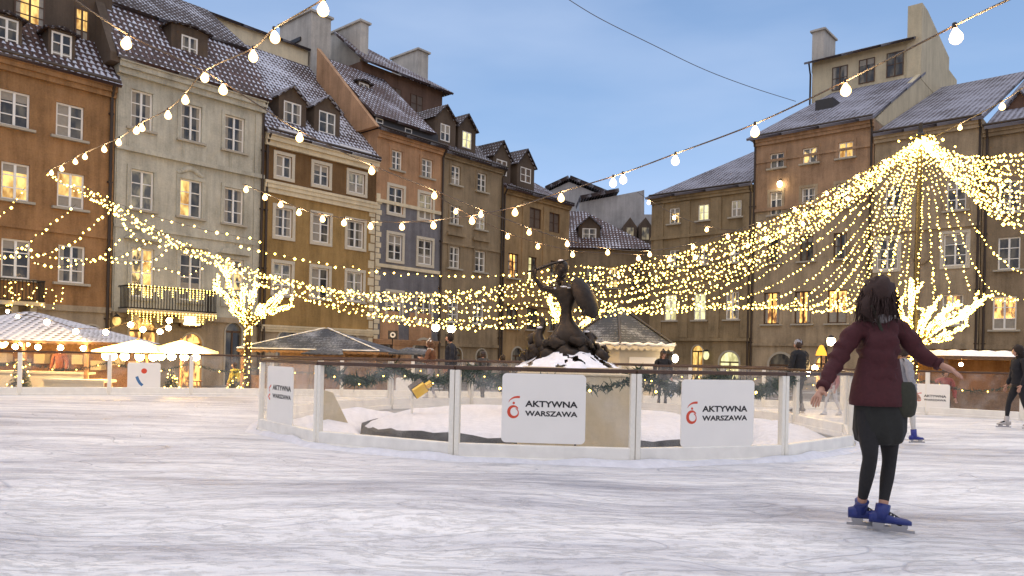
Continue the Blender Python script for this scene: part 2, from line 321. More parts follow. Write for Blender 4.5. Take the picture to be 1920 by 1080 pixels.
def snow_mat(name, c=(.78, .8, .85), rough=.7, b1=.5):
    return plain(name, c, rough, bump=b1, scale=9, var=.08)
def ice_mat():
    m, n, b = newmat('skated_ice'); t = N(n, 'ShaderNodeTexCoord')
    # swirl of skate tracks: coordinates bent round the fountain
    sp = N(n, 'ShaderNodeSeparateXYZ'); n.links.new(t.outputs['Object'], sp.inputs[0])
    wn = N(n, 'ShaderNodeTexNoise'); wn.inputs['Scale'].default_value = .35; wn.inputs['Detail'].default_value = 2; n.links.new(t.outputs['Object'], wn.inputs['Vector'])
    wv = N(n, 'ShaderNodeVectorMath', operation='SCALE'); n.links.new(wn.outputs['Color'], wv.inputs[0]); wv.inputs['Scale'].default_value = 1.3
    wa = N(n, 'ShaderNodeVectorMath', operation='ADD'); n.links.new(t.outputs['Object'], wa.inputs[0]); n.links.new(wv.outputs[0], wa.inputs[1])
    def streak(rot, sx, sy, scale, det, rgh, src=None):
        mp_ = N(n, 'ShaderNodeMapping'); mp_.inputs['Scale'].default_value = (sx, sy, 1); mp_.inputs['Rotation'].default_value = (0, 0, rot)
        n.links.new((src or wa).outputs[0], mp_.inputs[0])
        x = N(n, 'ShaderNodeTexNoise'); x.inputs['Scale'].default_value = scale; x.inputs['Detail'].default_value = det; x.inputs['Roughness'].default_value = rgh
        n.links.new(mp_.outputs[0], x.inputs['Vector']); return x
    s1 = streak(.10, .32, 2.3, .9, 6, .55); s2 = streak(-.15, .4, 4.5, 1.3, 5, .6); s3 = streak(.5, 1.0, 7, 1.8, 4, .6)
    fine = streak(0, 1, 1.6, 26, 5, .7)
    def mr(x, a, b_, c=0., d=1.):
        q = N(n, 'ShaderNodeMapRange'); q.inputs['From Min'].default_value = a; q.inputs['From Max'].default_value = b_; q.inputs['To Min'].default_value = c; q.inputs['To Max'].default_value = d
        n.links.new(x, q.inputs['Value']); return q
    def math_(op, a, b_):
        q = N(n, 'ShaderNodeMath', operation=op)
        for i, z in enumerate((a, b_)):
            if isinstance(z, (int, float)): q.inputs[i].default_value = z
            else: n.links.new(z, q.inputs[i])
        return q.outputs[0]
    big = streak(.25, .55, 1.3, .45, 4, .6); bigm = math_('MULTIPLY', math_('SUBTRACT', mr(big.outputs['Fac'], .36, .64).outputs[0], .5), .75)
    h = math_('ADD', math_('ADD', mr(s1.outputs['Fac'], .34, .68).outputs[0], bigm), math_('MULTIPLY', mr(s2.outputs['Fac'], .35, .65).outputs[0], .55))
    h = math_('ADD', h, math_('MULTIPLY', mr(s3.outputs['Fac'], .4, .62).outputs[0], .22))
    def cuts(rot, sx, sy, scale, wdt):
        x = streak(rot, sx, sy, scale, 0, .5); a = math_('ABSOLUTE', math_('SUBTRACT', x.outputs['Fac'], .5), 0)
        return mr(a, 0, wdt, 1, 0).outputs[0]
    cut = math_('ADD', cuts(.12, .22, 1.5, .9, .006), math_('ADD', cuts(-.2, .25, 1.6, 1.5, .007), cuts(.35, .4, 1.3, 1.3, .006)))
    cut = math_('MINIMUM', cut, 1)
    shav = streak(.05, .9, 2.2, 5.5, 8, .75); sh_ = mr(shav.outputs['Fac'], .52, .64).outputs[0]
    h = math_('ADD', h, math_('SUBTRACT', math_('MULTIPLY', sh_, .45), math_('MULTIPLY', cut, .5)))
    h2 = math_('ADD', h, math_('MULTIPLY', fine.outputs['Fac'], .5))
    rp = N(n, 'ShaderNodeValToRGB'); n.links.new(math_('MULTIPLY', h, .53), rp.inputs[0])
    e_ = rp.color_ramp.elements; e_[0].position = -.0; e_[0].color = (.36, .37, .42, 1); e_[1].position = .75; e_[1].color = (.86, .855, .845, 1)
    q = e_.new(.32); q.color = (.60, .605, .635, 1)
    n.links.new(rp.outputs[0], b.inputs['Base Color'])
    n.links.new(mr(h, .2, 1.2, .5, .9).outputs[0], b.inputs['Roughness'])
    b.inputs['Specular IOR Level'].default_value = .22
    bp = N(n, 'ShaderNodeBump'); bp.inputs['Strength'].default_value = .7; bp.inputs['Distance'].default_value = .04
    n.links.new(h2, bp.inputs['Height']); n.links.new(bp.outputs[0], b.inputs['Normal'])
    return m
def cobbles():
    m, n, b = newmat('snowy_cobbles'); t = N(n, 'ShaderNodeTexCoord')
    v = N(n, 'ShaderNodeTexVoronoi'); v.inputs['Scale'].default_value = 7; n.links.new(t.outputs['Object'], v.inputs['Vector'])
    x = N(n, 'ShaderNodeTexNoise'); x.inputs['Scale'].default_value = .5; x.inputs['Detail'].default_value = 8; n.links.new(t.outputs['Object'], x.inputs['Vector'])
    mr = N(n, 'ShaderNodeMapRange'); mr.inputs['From Min'].default_value = .5; mr.inputs['From Max'].default_value = .62; n.links.new(x.outputs['Fac'], mr.inputs['Value'])
    mx = N(n, 'ShaderNodeMix'); mx.data_type = 'RGBA'; mx.inputs['A'].default_value = (.10, .085, .07, 1); mx.inputs['B'].default_value = (.55, .55, .58, 1)
    n.links.new(mr.outputs[0], mx.inputs['Factor']); n.links.new(mx.outputs['Result'], b.inputs['Base Color']); b.inputs['Roughness'].default_value = .55
    bp = N(n, 'ShaderNodeBump'); bp.inputs['Strength'].default_value = .6; bp.inputs['Distance'].default_value = .03; n.links.new(v.outputs['Distance'], bp.inputs['Height']); n.links.new(bp.outputs[0], b.inputs['Normal'])
    return m

M = dict(
    orange=plaster('orange_plaster', (.31, .175, .08), .5), white=plaster('pale_plaster', (.47, .45, .365), .42),
    ochre=plaster('ochre_plaster', (.33, .215, .085), .45), brownband=plaster('brown_sgraffito', (.17, .10, .045), .5), cream=plaster('cream_trim', (.60, .52, .36), .2),
    peach=plaster('peach_plaster', (.42, .25, .14), .42), bluegrey=plaster('blue_grey_plaster', (.18, .175, .185), .45), tan=plaster('tan_plaster', (.28, .215, .135), .45),
    gold=plaster('golden_tan_plaster', (.33, .225, .115), .45), olive=plaster('olive_plaster', (.27, .205, .12), .45), terra=plaster('terracotta_plaster', (.36, .235, .145), .5),
    greige=plaster('greige_plaster', (.36, .285, .19), .45), umber=plaster('umber_plaster', (.26, .20, .13), .45), limewash=plaster('limewash', (.40, .39, .38), .35),
    darkwall=plaster('dark_render', (.10, .075, .055)), fire=plaster('party_wall_plaster', (.46, .43, .38), .3), towerbrown=plaster('tower_brown', (.14, .085, .06)),
    towercream=plaster('tower_cream', (.50, .43, .29), .2), stone=plaster('stone_base', (.33, .27, .19)),
    tile_r=tiles('red_pantiles', (.095, .045, .036), .10), tile_s=tiles('snowy_pantiles', (.085, .05, .046), .36), tile_b=tiles('snowy_slate_tiles', (.085, .065, .07), .50, .3, .3, (.30, .30, .35)),
    tile_d=tiles('dark_tiles', (.06, .035, .03), .05), tent=tiles('snowy_shingle', (.12, .09, .075), .72, .3, .16, (.72, .72, .76)),
    tent_g=felt('snowy_felt', (.03, .036, .05), (.42, .45, .52)),
    metal=plain('dark_sheet_metal', (.035, .03, .028), .5), pipe=plain('drainpipe_metal', (.05, .035, .025), .5, .3),
    frame=plain('white_window_paint', (.86, .84, .78), .5), brownframe=plain('brown_window_paint', (.09, .045, .02), .5), sill=plain('stone_sill', (.42, .38, .30), .8),
    surround=plain('window_surround', (.60, .54, .42), .8, bump=.2, scale=12, var=.07),
    dark=room('dark_pane', (.008, .009, .012), (.11, .09, .065), .5, 1.7, (.42, .68)), curtain=room('curtained_pane', (.06, .055, .05), (.34, .28, .18), .5, 2.2, (.4, .62)),
    lit=room('lit_pane', (.30, .13, .02), (1, .66, .20), .85, 2.4), litpale=room('pale_lit_pane', (.40, .36, .16), (.95, .88, .46), .8, 2.5),
    half=room('half_lit_pane', (.04, .035, .03), (.95, .62, .22), .8, 2.0, (.48, .58)), amber=room('amber_lit_pane', (.10, .04, .015), (1, .50, .12), 1.5, 2.8, (.42, .6)),
    shutter=plain('wood_shutter', (.14, .10, .07), .7, bump=.2, scale=10, var=.2),
    snow=snow_mat('snow'), snow2=snow_mat('trodden_snow', (.66, .67, .72), .6, 1.0), ice=ice_mat(), cob=cobbles(),
    post=plain('white_post_paint', (.80, .77, .68), .35, bump=.05, scale=30, var=.04), kick=plain('white_dasher_board', (.80, .78, .72), .4, bump=.1, scale=6, var=.07),
    rail=plain('brown_wood_rail', (.07, .035, .02), .45, bump=.3, scale=25, var=.2), glass=clear_glass('barrier_glass', (.99, .985, .97), .8, .07),
    board=plain('white_board', (.82, .80, .75), .5, var=.02, scale=3), ink=plain('black_print', (.015, .015, .018), .6), red=plain('red_print', (.62, .07, .03), .6), blueprint=plain('blue_print', (.05, .16, .35), .6),
    pedestal=plaster('pedestal_sandstone', (.50, .43, .30), .2), darkstone=plain('wet_dark_stone', (.045, .045, .045), .65, bump=1.0, scale=5, var=.4),
    bronze=plain('dark_bronze', (.035, .027, .021), .42, .7, bump=.3, scale=15, var=.25), pine=plain('fir_needles', (.018, .045, .022), .7, var=.35, scale=30),
    wire=plain('dark_cable', (.05, .035, .025), .6), socket=plain('bulb_socket', (.03, .025, .02), .4),
    bulb=glow('filament_glow', (1, .62, .30), 900), envelope=bulb_glass('bulb_envelope'), stallbulb=glow('stall_bulb_glow', (1, .66, .28), 55), led=glow('fairy_led', (1, .61, .10), 12), led_hot=glow('tree_led', (1, .62, .10), 13), parasollamp=glow('parasol_lamp_glow', (1, .60, .2), 75), drape=plain('net_curtain', (.34, .31, .26), .9, var=.1, scale=8), steel=plain('skate_steel', (.35, .35, .37), .3, .9), tentlamp=glow('stall_lamp_glow', (1, .55, .17), 50), globe=glow('globe_lamp_glow', (1, .80, .5), 12),
    bark=plain('tree_bark', (.06, .04, .025), .9, bump=.8, scale=15), wood=plain('stall_wood', (.22, .12, .055), .6, bump=.3, scale=12, var=.25), canvas=plain('cream_canvas', (.62, .56, .44), .8, var=.05, scale=5),
    pole=plain('pole_steel', (.04, .035, .03), .5, .4), yellow=plain('yellow_plastic', (.75, .48, .03), .45), iron=plain('wrought_iron', (.02, .018, .016), .5, .4),
    signface=room('sign_light', (.9, .55, .2), (1, .85, .5), 2.2, 6),
)
_pc = bpy.data.materials.new('lit_canvas'); _pc.use_nodes = True; _n = _pc.node_tree; _b = _n.nodes['Principled BSDF']; _b.inputs['Base Color'].default_value = (.75, .68, .52, 1); _b.inputs['Roughness'].default_value = .9
_t = _n.nodes.new('ShaderNodeBsdfTranslucent'); _t.inputs[0].default_value = (.85, .72, .5, 1); _x = _n.nodes.new('ShaderNodeMixShader'); _x.inputs[0].default_value = .55
_n.links.new(_b.outputs[0], _x.inputs[1]); _n.links.new(_t.outputs[0], _x.inputs[2]); _n.links.new(_x.outputs[0], _n.nodes['Material Output'].inputs[0]); M['lit_canvas'] = _pc

# ---------------------------------------------------------------- buildings
GZ = -.5
class Bld:
    def __init__(s, name, label, fr, s0, s1, z1, mats, zones, depth=9., cat='building', gap=.012):
        ox, oy, ux, uy = axes(fr); s.fr = fr; s.s0 = s0; s.W = s1 - s0 - gap; s.H = z1 - GZ; s.D = depth
        s.root = empty(name, (ox + ux * s0, oy + uy * s0, GZ), FR[fr][1], label=label, cat=cat)
        s.ops = []; s.arch = []; s.mats = mats; s.zones = zones     # zones: (top z, material index)
    def xz(s, px, py, y=0.):
        a, z = on(s.fr, px, py, y); return a - s.s0, z - GZ
    def sd(s, sx, px, py):
        y, z = side(s.fr, s.s0 + sx, px, py); return y, z - GZ
    def rect(s, L, Rr, T, B, y=0.):
        xm = (L + Rr) / 2; ym = (T + B) / 2
        x0 = s.xz(L, ym, y)[0]; x1 = s.xz(Rr, ym, y)[0]; z1 = s.xz(xm, T, y)[1]; z0 = s.xz(xm, B, y)[1]
        return x0, x1, z0, z1
    def row(s, wins, kinds='dark', **k):
        rs = [s.rect(*q) for q in wins]; z0 = sum(r[2] for r in rs) / len(rs); z1 = sum(r[3] for r in rs) / len(rs)
        for i, r in enumerate(rs):
            kd = kinds[i] if isinstance(kinds, (list, tuple)) else kinds
            s.window(max(r[0], .05), min(r[1], s.W - .05), z0, z1, kd, **k)
    def window(s, x0, x1, z0, z1, kind='dark', rows=3, sur=None, sill=True, frame='frame', y=0., hole=True, cols=2, fw=.075, rec=.13, name='window'):
        if hole: s.ops.append((x0, x1, z0, z1))
        m = MB(); a, b = y + rec - .05, y + rec + .03
        m.box(x0, x0 + fw, a, b, z0, z1); m.box(x1 - fw, x1, a, b, z0, z1)
        m.box(x0 + fw, x1 - fw, a, b, z0, z0 + fw); m.box(x0 + fw, x1 - fw, a, b, z1 - fw, z1)
        for c_ in range(1, cols):
            xc = x0 + (x1 - x0) * c_ / cols; m.box(xc - fw * .6, xc + fw * .6, a - .02, b, z0 + fw, z1 - fw)
        edges = [x0 + fw] + [x0 + (x1 - x0) * c_ / cols for c_ in range(1, cols)] + [x1 - fw]
        for r_ in range(1, rows):
            zc = z0 + (z1 - z0) * r_ / rows
            for i in range(cols):
                m.box(edges[i] + (fw * .6 if i else 0), edges[i + 1] - (fw * .6 if i < cols - 1 else 0), a + .01, b - .01, zc - .022, zc + .022)
        wo_ = m.build(name, M[frame], s.root)
        if kind == 'shut':
            MB().box(x0 + fw, x1 - fw, y + rec - .01, y + rec + .02, z0 + fw, z1 - fw).build('shutter', M['shutter'], wo_)
        elif isinstance(kind, tuple):
            xc = (x0 + x1) / 2
            MB().box(x0 + fw, xc - fw * .6, y + rec - .003, y + rec + .012, z0 + fw, z1 - fw).build('pane', M[kind[0]], wo_)
            MB().box(xc + fw * .6, x1 - fw, y + rec - .003, y + rec + .012, z0 + fw, z1 - fw).build('pane', M[kind[1]], wo_)
        else: MB().box(x0 + fw, x1 - fw, y + rec - .003, y + rec + .012, z0 + fw, z1 - fw).build('pane', M[kind], wo_)
        if kind in ('dark', 'curtain', 'half', 'lit', 'amber') and cols == 2 and x1 - x0 > .5:
            st_ = rnd.random(); a_, b_ = x0 + fw, x1 - fw; ww = b_ - a_; yy = (y + rec - .016, y + rec - .006); lo, hi = z0 + fw, z1 - fw; q = MB()
            if st_ < .3:
                c1 = ww * rnd.uniform(.14, .26); q.box(a_, a_ + c1, *yy, lo, hi); q2 = MB().box(b_ - c1, b_, *yy, lo, hi); q2.build('curtain', M['drape'], wo_)
            elif st_ < .5: q.box(a_, b_, *yy, hi - (hi - lo) * rnd.uniform(.2, .5), hi)
            elif st_ < .65: q.box(a_, b_, *yy, lo, lo + (hi - lo) * rnd.uniform(.3, .5))
            elif st_ < .75: q.box(a_, a_ + ww * .5, *yy, lo, hi)
            if q.f: q.build('curtain', M['drape'], wo_)
        if sur:
            q = MB(); t = .17; p = -.045 + y
            q.box(x0 - t, x0, p, y + .0, z0, z1); q.box(x1, x1 + t, p, y + .0, z0, z1); q.box(x0 - t, x1 + t, p - .01, y, z1, z1 + t)
            if not sill: q.box(x0 - t, x1 + t, p - .01, y, z0 - t, z0)
            q.build('window_surround', M[sur], s.root)
        if sill: MB().box(x0 - .2, x1 + .2, y - .16, y + .03, z0 - .1, z0).build('window_sill', M['sill'], wo_)
        return wo_
    def archway(s, L, Rr, T, kind='dark', door=True, y=0., zb=0.):
        x0 = s.xz(L, 650)[0]; x1 = s.xz(Rr, 650)[0]; zt = s.xz((L + Rr) / 2, T)[1]; r_ = (x1 - x0) / 2; zs = max(zt - r_, zb + .3); r_z = zt - zs
        s.ops.append((x0, x1, zb, zt)); s.arch.append((x0, x1, zs, zt))
        n = 10; cx = (x0 + x1) / 2
        arc = [(cx - r_ * math.cos(math.pi * i / n), zs + r_z * math.sin(math.pi * i / n)) for i in range(n + 1)]
        m = MB(); m.prism([(x0, zb)] + arc + [(x1, zb)], .16, .22)
        d = m.build('doorway', M[kind], s.root)
        q = MB()
        for i in range(n):      # voussoirs
            a, b = arc[i], arc[i + 1]; o_ = 1.18
            f_ = lambda p_: (cx + (p_[0] - cx) * o_, zs + (p_[1] - zs) * o_)
            q.prism([a, b, f_(b), f_(a)], -.05, .0)
        q.box(x0 - r_ * .18, x0, -.05, 0, zb, zs); q.box(x1, x1 + r_ * .18, -.05, 0, zb, zs)
        q.build('arch_surround', M['sill'], s.root)
        if door:
            q = MB(); q.box(cx - .04, cx + .04, .12, .16, zb, zs); q.box(x0, x1, .12, .16, zs - .05, zs + .05)
            q.build('door_frame', M['brownframe'], d)
        return d
    def wall(s):
        W, H, D = s.W, s.H, s.D
        xs = sorted(set([0, W] + [v for o in s.ops for v in o[:2]])); zs = sorted(set([0, H] + [v for o in s.ops for v in o[2:]] + [z - GZ for z, _ in s.zones[:-1]]))
        m = MB()
        def zone(z):
            for zt, mi in s.zones:
                if z < zt - GZ: return mi
            return s.zones[-1][1]
        for i in range(len(xs) - 1):
            for j in range(len(zs) - 1):
                a, b, c_, d_ = xs[i], xs[i + 1], zs[j], zs[j + 1]
                if b - a < 1e-5 or d_ - c_ < 1e-5: continue
                cx, cz = (a + b) / 2, (c_ + d_) / 2
                if any(o[0] < cx < o[1] and o[2] < cz < o[3] for o in s.ops): continue
                m.face([(a, 0, c_), (b, 0, c_), (b, 0, d_), (a, 0, d_)], zone(cz))
        t = .3
        for x0, x1, z0, z1 in s.ops:
            mi = zone((z0 + z1) / 2)
            m.face([(x0, 0, z0), (x0, t, z0), (x0, t, z1), (x0, 0, z1)], mi); m.face([(x1, 0, z0), (x1, t, z0), (x1, t, z1), (x1, 0, z1)], mi)
            m.face([(x0, 0, z1), (x0, t, z1), (x1, t, z1), (x1, 0, z1)], mi); m.face([(x0, 0, z0), (x0, t, z0), (x1, t, z0), (x1, 0, z0)], mi)
            m.face([(x0, t, z0), (x1, t, z0), (x1, t, z1), (x0, t, z1)], mi)
        for x0, x1, z0, z1 in s.arch:
            cx = (x0 + x1) / 2; r_ = (x1 - x0) / 2; n = 10; rz_ = z1 - z0; mi = zone(z1)
            arc = [(cx - r_ * math.cos(math.pi * i / n), z0 + rz_ * math.sin(math.pi * i / n)) for i in range(n + 1)]
            for i in range(n):
                a, b = arc[i], arc[i + 1]; m.face([(a[0], 0, a[1]), (b[0], 0, b[1]), (b[0], 0, z1 + (1e-4 if 0 else 0)), (a[0], 0, z1)], mi)
                m.face([(a[0], 0, a[1]), (b[0], 0, b[1]), (b[0], .16, b[1]), (a[0], .16, a[1])], mi)
        side_m = s.zones[-1][1]
        m.face([(0, 0, 0), (0, D, 0), (0, D, H), (0, 0, H)], side_m); m.face([(W, 0, 0), (W, D, 0), (W, D, H), (W, 0, H)], side_m)
        m.face([(0, D, 0), (W, D, 0), (W, D, H), (0, D, H)], side_m)
        m.face([(0, .31, H - .05), (W, .31, H - .05), (W, D, H - .05), (0, D, H - .05)], side_m)
        return m.build('wall', [M[q] for q in s.mats], s.root, fix=False)
    def band(s, z0, z1, mat='cream', out=.12, name='cornice', x0=0, x1=None, y1=-.002):
        m = MB(); x1 = s.W if x1 is None else x1; z0 -= GZ; z1 -= GZ; h = z1 - z0
        if h > .3:     # stepped moulding
            m.box(x0, x1, -out * .5, y1, z0, z0 + h * .4); m.box(x0, x1, -out * .8, y1, z0 + h * .4, z0 + h * .75); m.box(x0, x1, -out, y1, z0 + h * .75, z1)
        else: m.box(x0, x1, -out, y1, z0, z1)
        return m.build(name, M[mat], s.root)
    def pieces(s, name, mat, boxes):
        for bx in boxes: MB().box(*bx).build(name, M[mat], s.root)
    def gutter(s, z, x0=0, x1=None, y=-.42):
        x1 = s.W if x1 is None else x1
        m = MB(); m.tube([(x0, y, z - GZ), (x1, y, z - GZ)], .08, 6); m.build('gutter', M['pipe'], s.root)
    def pipe(s, x, z1, y=-.12):
        m = MB(); m.tube([(x, y, 0), (x, y, z1 - GZ - .5), (x, -.4, z1 - GZ)], .065, 6)
        for k in range(1, 5): m.box(x - .1, x + .1, y - .02, -.004, k * 3 - .03, k * 3 + .03)
        m.build('drainpipe', M['pipe'], s.root)
    def roof(s, pts, mat, th=.16, name='roof'):
        return MB().slab(pts, th).build(name, M[mat], s.root)
    def dormer(s, L, Rr, T, B, y, depth=2.5, kind='dark', wall='darkwall', rf='tile_s', gable=.55, mg=.22, rows=2):
        """front wall at local y with a window; returns the dormer part"""
        x0, x1, z0, z1 = s.rect(L, Rr, T, B, y); a, b = x0 - mg, x1 + mg; cx = (a + b) / 2; zt = z1 + mg * .8
        m = MB(); m.box(a, b, y + .14, y + depth, z0 - .5, zt)
        m.box(a, x0, y, y + .138, z0 - .5, zt); m.box(x1, b, y, y + .138, z0 - .5, zt); m.box(x0, x1, y, y + .138, z0 - .5, z0); m.box(x0, x1, y, y + .138, z1, zt)
        if gable: m.prism([(a, zt + .003), (b, zt + .003), (cx, zt + gable)], y + .05, y + depth)
        d = m.build('dormer', M[wall], s.root)
        o_ = .18; g = gable or .05
        r_ = MB(); r_.slab([(a - o_, y - o_, zt - g * o_ * 2 / (b - a)), (a - o_, y + depth, zt - g * o_ * 2 / (b - a)), (cx, y + depth, zt + g + .1), (cx, y - o_, zt + g + .1)][::-1], .08)
        r_.slab([(b + o_, y + depth, zt - g * o_ * 2 / (b - a)), (b + o_, y - o_, zt - g * o_ * 2 / (b - a)), (cx, y - o_, zt + g + .1), (cx, y + depth, zt + g + .1)][::-1], .08)
        r_.build('dormer_roof', M[rf], d)
        wn = s.window(x0, x1, z0, z1, kind, rows=rows, sill=False, y=y - .06, hole=False, fw=.07)
        wn.parent = d
        return d
    def chimney(s, x0, x1, y0, y1, z0, z1, mat='fire', cap='metal', step=0):
        m = MB(); m.box(x0, x1, y0, y1, z0, z1); c_ = m.build('chimney', M[mat], s.root)
        q = MB(); q.box(x0 - .14, x1 + .14, y0 - .14, y1 + .14, z1 + .003, z1 + .14)
        q.box(x0 + .06, x1 - .06, y0 + .1, y1 - .1, z1 + .143, z1 + .26); q.build('chimney_cap', M[mat], c_)
        return c_

def balcony(b, L, Rr, T, B, out=1.1, mat='iron'):
    x0, x1, z0, z1 = b.rect(L, Rr, T, B, -out)
    m = MB(); m.box(x0, x1, -out, -.003, z0 - .16, z0)
    for k in range(4):
        xk = x0 + (x1 - x0) * (k + .5) / 4; m.box(xk - .12, xk + .12, -out * .7, -.003, z0 - .5, z0 - .163)
    o = m.build('balcony', M['sill'], b.root)
    q = MB(); n = int((x1 - x0) / .13)
    for i in range(n + 1):
        x = x0 + .03 + (x1 - x0 - .06) * i / n; q.box(x - .014, x + .014, -out + .03, -out + .06, z0 + .02, z1 - .05)
    for y in [(-out + .03) + j * .14 for j in range(1, int(out / .14))]:
        for x in (x0 + .03, x1 - .03): q.box(x - .014, x + .014, y - .014, y + .014, z0 + .02, z1 - .05)
    for z in (z0 + .02, z1 - .05):
        q.box(x0, x1, -out, -out + .07, z, z + .05)
        for x in (x0, x1 - .06): q.box(x, x + .06, -out + .07, -.01, z, z + .05)
    q.build('balcony_railing', M[mat], o)
    return x0, x1, z0, z1, out

# ---- row along the left
sA = -26.
# 1 orange
b = B1 = Bld('townhouse', 'orange plastered townhouse with dark tiled mansard and lit attic windows', 'A', sA, -3.41, 12.75, ['orange', 'stone'], [(2.9, 1), (20, 0)])
b.row([(-2, 56, 172, 238), (105, 157, 195, 259)], sur=None)
b.row([(-130, -75, 110, 190)])
b.row([(2, 55, 305, 376), (107, 158, 325, 390)], 'lit')
b.row([(2, 57, 447, 521), (109, 159, 462, 532)], 'dark', sur=None)
b.row([(-120, -60, 430, 515)], 'lit')
b.archway(20, 75, 600, 'amber'); b.archway(150, 190, 610, 'dark')
b.wall(); b.band(12.2, 12.75, 'orange', .35); b.band(2.75, 3.0, 'stone', .1); b.band(6.0, 6.15, 'orange', .07)
b.gutter(12.85); b.pipe(b.W - .18, 12.7)
H = b.H
b.roof([(-.2, -.5, H), (b.W + .1, -.5, H), (b.W + .34, 1.6, H + 2.35), (-.2, 1.6, H + 2.35)], 'tile_r')
q = MB(); q.box(0, b.W + .35, 1.5, 8.9, H - .1, H + 6.4); aw = q.build('attic_wall', M['darkwall'], b.root)
for L, Rr, T, B_ in ((27, 85, -14, 72), (141, 167, 16, 98)):
    x0, x1, z0, z1 = b.rect(L, Rr, T, B_, 1.42); b.window(x0, x1, z0, z1, 'lit', rows=4, sill=False, y=1.37, hole=False, frame='brownframe', fw=.06)
b.roof([(-.2, .9, H + 6.3), (b.W + .1, .9, H + 6.3), (b.W + .1, 5, H + 8.5), (-.2, 5, H + 8.5)], 'tile_r')
for q_ in ((96, 135, 62, 121), (-10, 35, 33, 92)): b.dormer(*q_, y=.1, depth=1.3, gable=.0, mg=.12, rf='tile_d', rows=3)
balcony(b, -60, 85, 521, 563, .9)
# 2 pale
b = B2 = Bld('townhouse', 'pale stuccoed townhouse with a long iron balcony hung with icicle lights', 'A', -3.38, 3.84, 14.05, ['white', 'stone'], [(2.85, 1), (20, 0)])
b.row([(245, 286, 169, 243), (339, 378, 196, 265), (421, 458, 221, 284)], sur='white', rows=3)
b.row([(245, 288, 317, 390), (337, 378, 337, 408), (420, 456, 356, 423)], ['curtain', ('lit', 'dark'), 'dark'], sur='white', rows=3)
b.row([(246, 288, 463, 555), (337, 378, 476, 562), (420, 456, 490, 572)], [('half', 'lit'), 'dark', 'half'], sur='white', rows=4, sill=False)
b.archway(242, 292, 596, 'amber'); b.archway(340, 378, 626, 'amber'); b.archway(422, 452, 606, 'dark')
b.wall(); b.band(13.4, 14.05, 'white', .42); b.band(10.05, 10.25, 'white', .16, 'string_course'); b.band(6.6, 6.72, 'white', .08, 'string_course'); b.band(2.6, 2.85, 'stone', .14, 'string_course')
# raised panels, crest, pediments
for xc in (1.1, 3.6, 6.0):
    q = MB(); q.box(xc - .62, xc + .62, -.03, -.003, 10.75 - .12, 11.55); q.box(xc - .55, xc + .55, -.05, -.028, 10.82 - .12, 11.4); q.build('stucco_panel', M['white'], b.root)
q = MB(); cx, zc = b.xz(357, 322)
for k in range(9):
    a = -1 + k / 4; q.ball((cx + a * .55, -.03, zc + .14 * math.cos(a * 2.6)), .13 - .03 * abs(a), n=8, k=5, sc_=(1.3, .6, 1))
q.build('stucco_crest', M['white'], b.root)
for px_ in (267, 358, 438):
    x_, z_ = b.xz(px_, 463 + (px_ - 267) * .155 - 12); q = MB(); q.prism([(x_ - .85, z_), (x_ + .85, z_), (x_ + .6, z_ + .22), (x_, z_ + .38), (x_ - .6, z_ + .22)], -.2, -.003); q.build('window_pediment', M['white'], b.root)
b.pieces('pilaster', 'white', [(x_, x_ + .4, -.05, -.003, 3.36, 13.8) for x_ in (.06, b.W - .5)])
b.gutter(14.12); b.pipe(b.W - .1, 14)
H = b.H
b.roof([(-.15, -.55, H), (b.W + .1, -.55, H), (b.W + .1, 1.9, H + 3.1), (-.15, 1.9, H + 3.1)], 'tile_r')
b.roof([(-.15, 1.7, H + 3.15), (b.W + .1, 1.7, H + 3.15), (b.W + .1, 6.5, H + 6.6), (-.15, 6.5, H + 6.6)], 'tile_d')
q = MB(); q.prismx([(-.35, H - .3), (-.35, H + .1), (1.75, H + 3.2), (6.5, H + 6.8), (9, H + 5), (9, H - .3)], -.42, -.03); q.build('party_wall', M['darkwall'], b.root)
b.dormer(340, 371, 68, 112, y=.65, depth=2.2, gable=.0, mg=.5, rf='tile_d', rows=2)
b.chimney(1.2, 2.4, 6.0, 7.4, H + 4, H + 8.2)
bal2 = balcony(b, 240, 407, 540, 583, 1.1)
# 3 ochre
b = B3 = Bld('townhouse', 'ochre townhouse with brown attic frieze under cream cornices and snowy roof with two dormers', 'A', 3.87, 11.12, 12.5, ['ochre', 'brownband', 'stone', 'cream'], [(2.4, 2), (9.6, 0), (12.0, 1), (20, 3)])
b.row([(518, 547, 291, 333), (588, 617, 309, 348), (654, 684, 325, 362)], ['dark', 'dark', 'curtain'], rows=2, sur='surround', sill=False)
b.row([(516, 548, 392, 443), (586, 618, 403, 455), (651, 682, 413, 465)], rows=3, sur='surround', sill=False)
b.row([(513, 546, 492, 551), (584, 616, 503, 561), (650, 680, 512, 568)], ['curtain', 'dark', 'curtain'], rows=3, sur='surround', sill=True)
b.archway(520, 560, 618, 'dark'); b.archway(640, 672, 625, 'dark')
b.wall(); b.band(11.85, 12.5, 'cream', .4); b.band(9.45, 10.05, 'cream', .22); b.band(2.25, 2.6, 'cream', .2)
q = MB(); x_ = b.xz(601, 640)[0]; q.box(x_ - .45, x_ + .45, -.1, -.003, 0, 2.74); q.build('pilaster', M['cream'], b.root)
q = MB()
for k in range(20): q.box(b.W - (.45 if k % 2 else .32), b.W - .02, -.04, -.003, .2 + k * .5, .64 + k * .5)
q.build('quoin', M['cream'], b.root)
b.gutter(12.62); b.pipe(.12, 12.4)
H = b.H
b.roof([(-.1, -.5, H), (b.W, -.5, H), (b.W, 7.1, H + 7.2), (-.1, 7.1, H + 7.2)], 'tile_s')
q = MB(); q.box(0, b.W - .03, 7.2, 9.5, H + 3, H + 8.3); q.build('attic_wall', M['cream'], b.root)
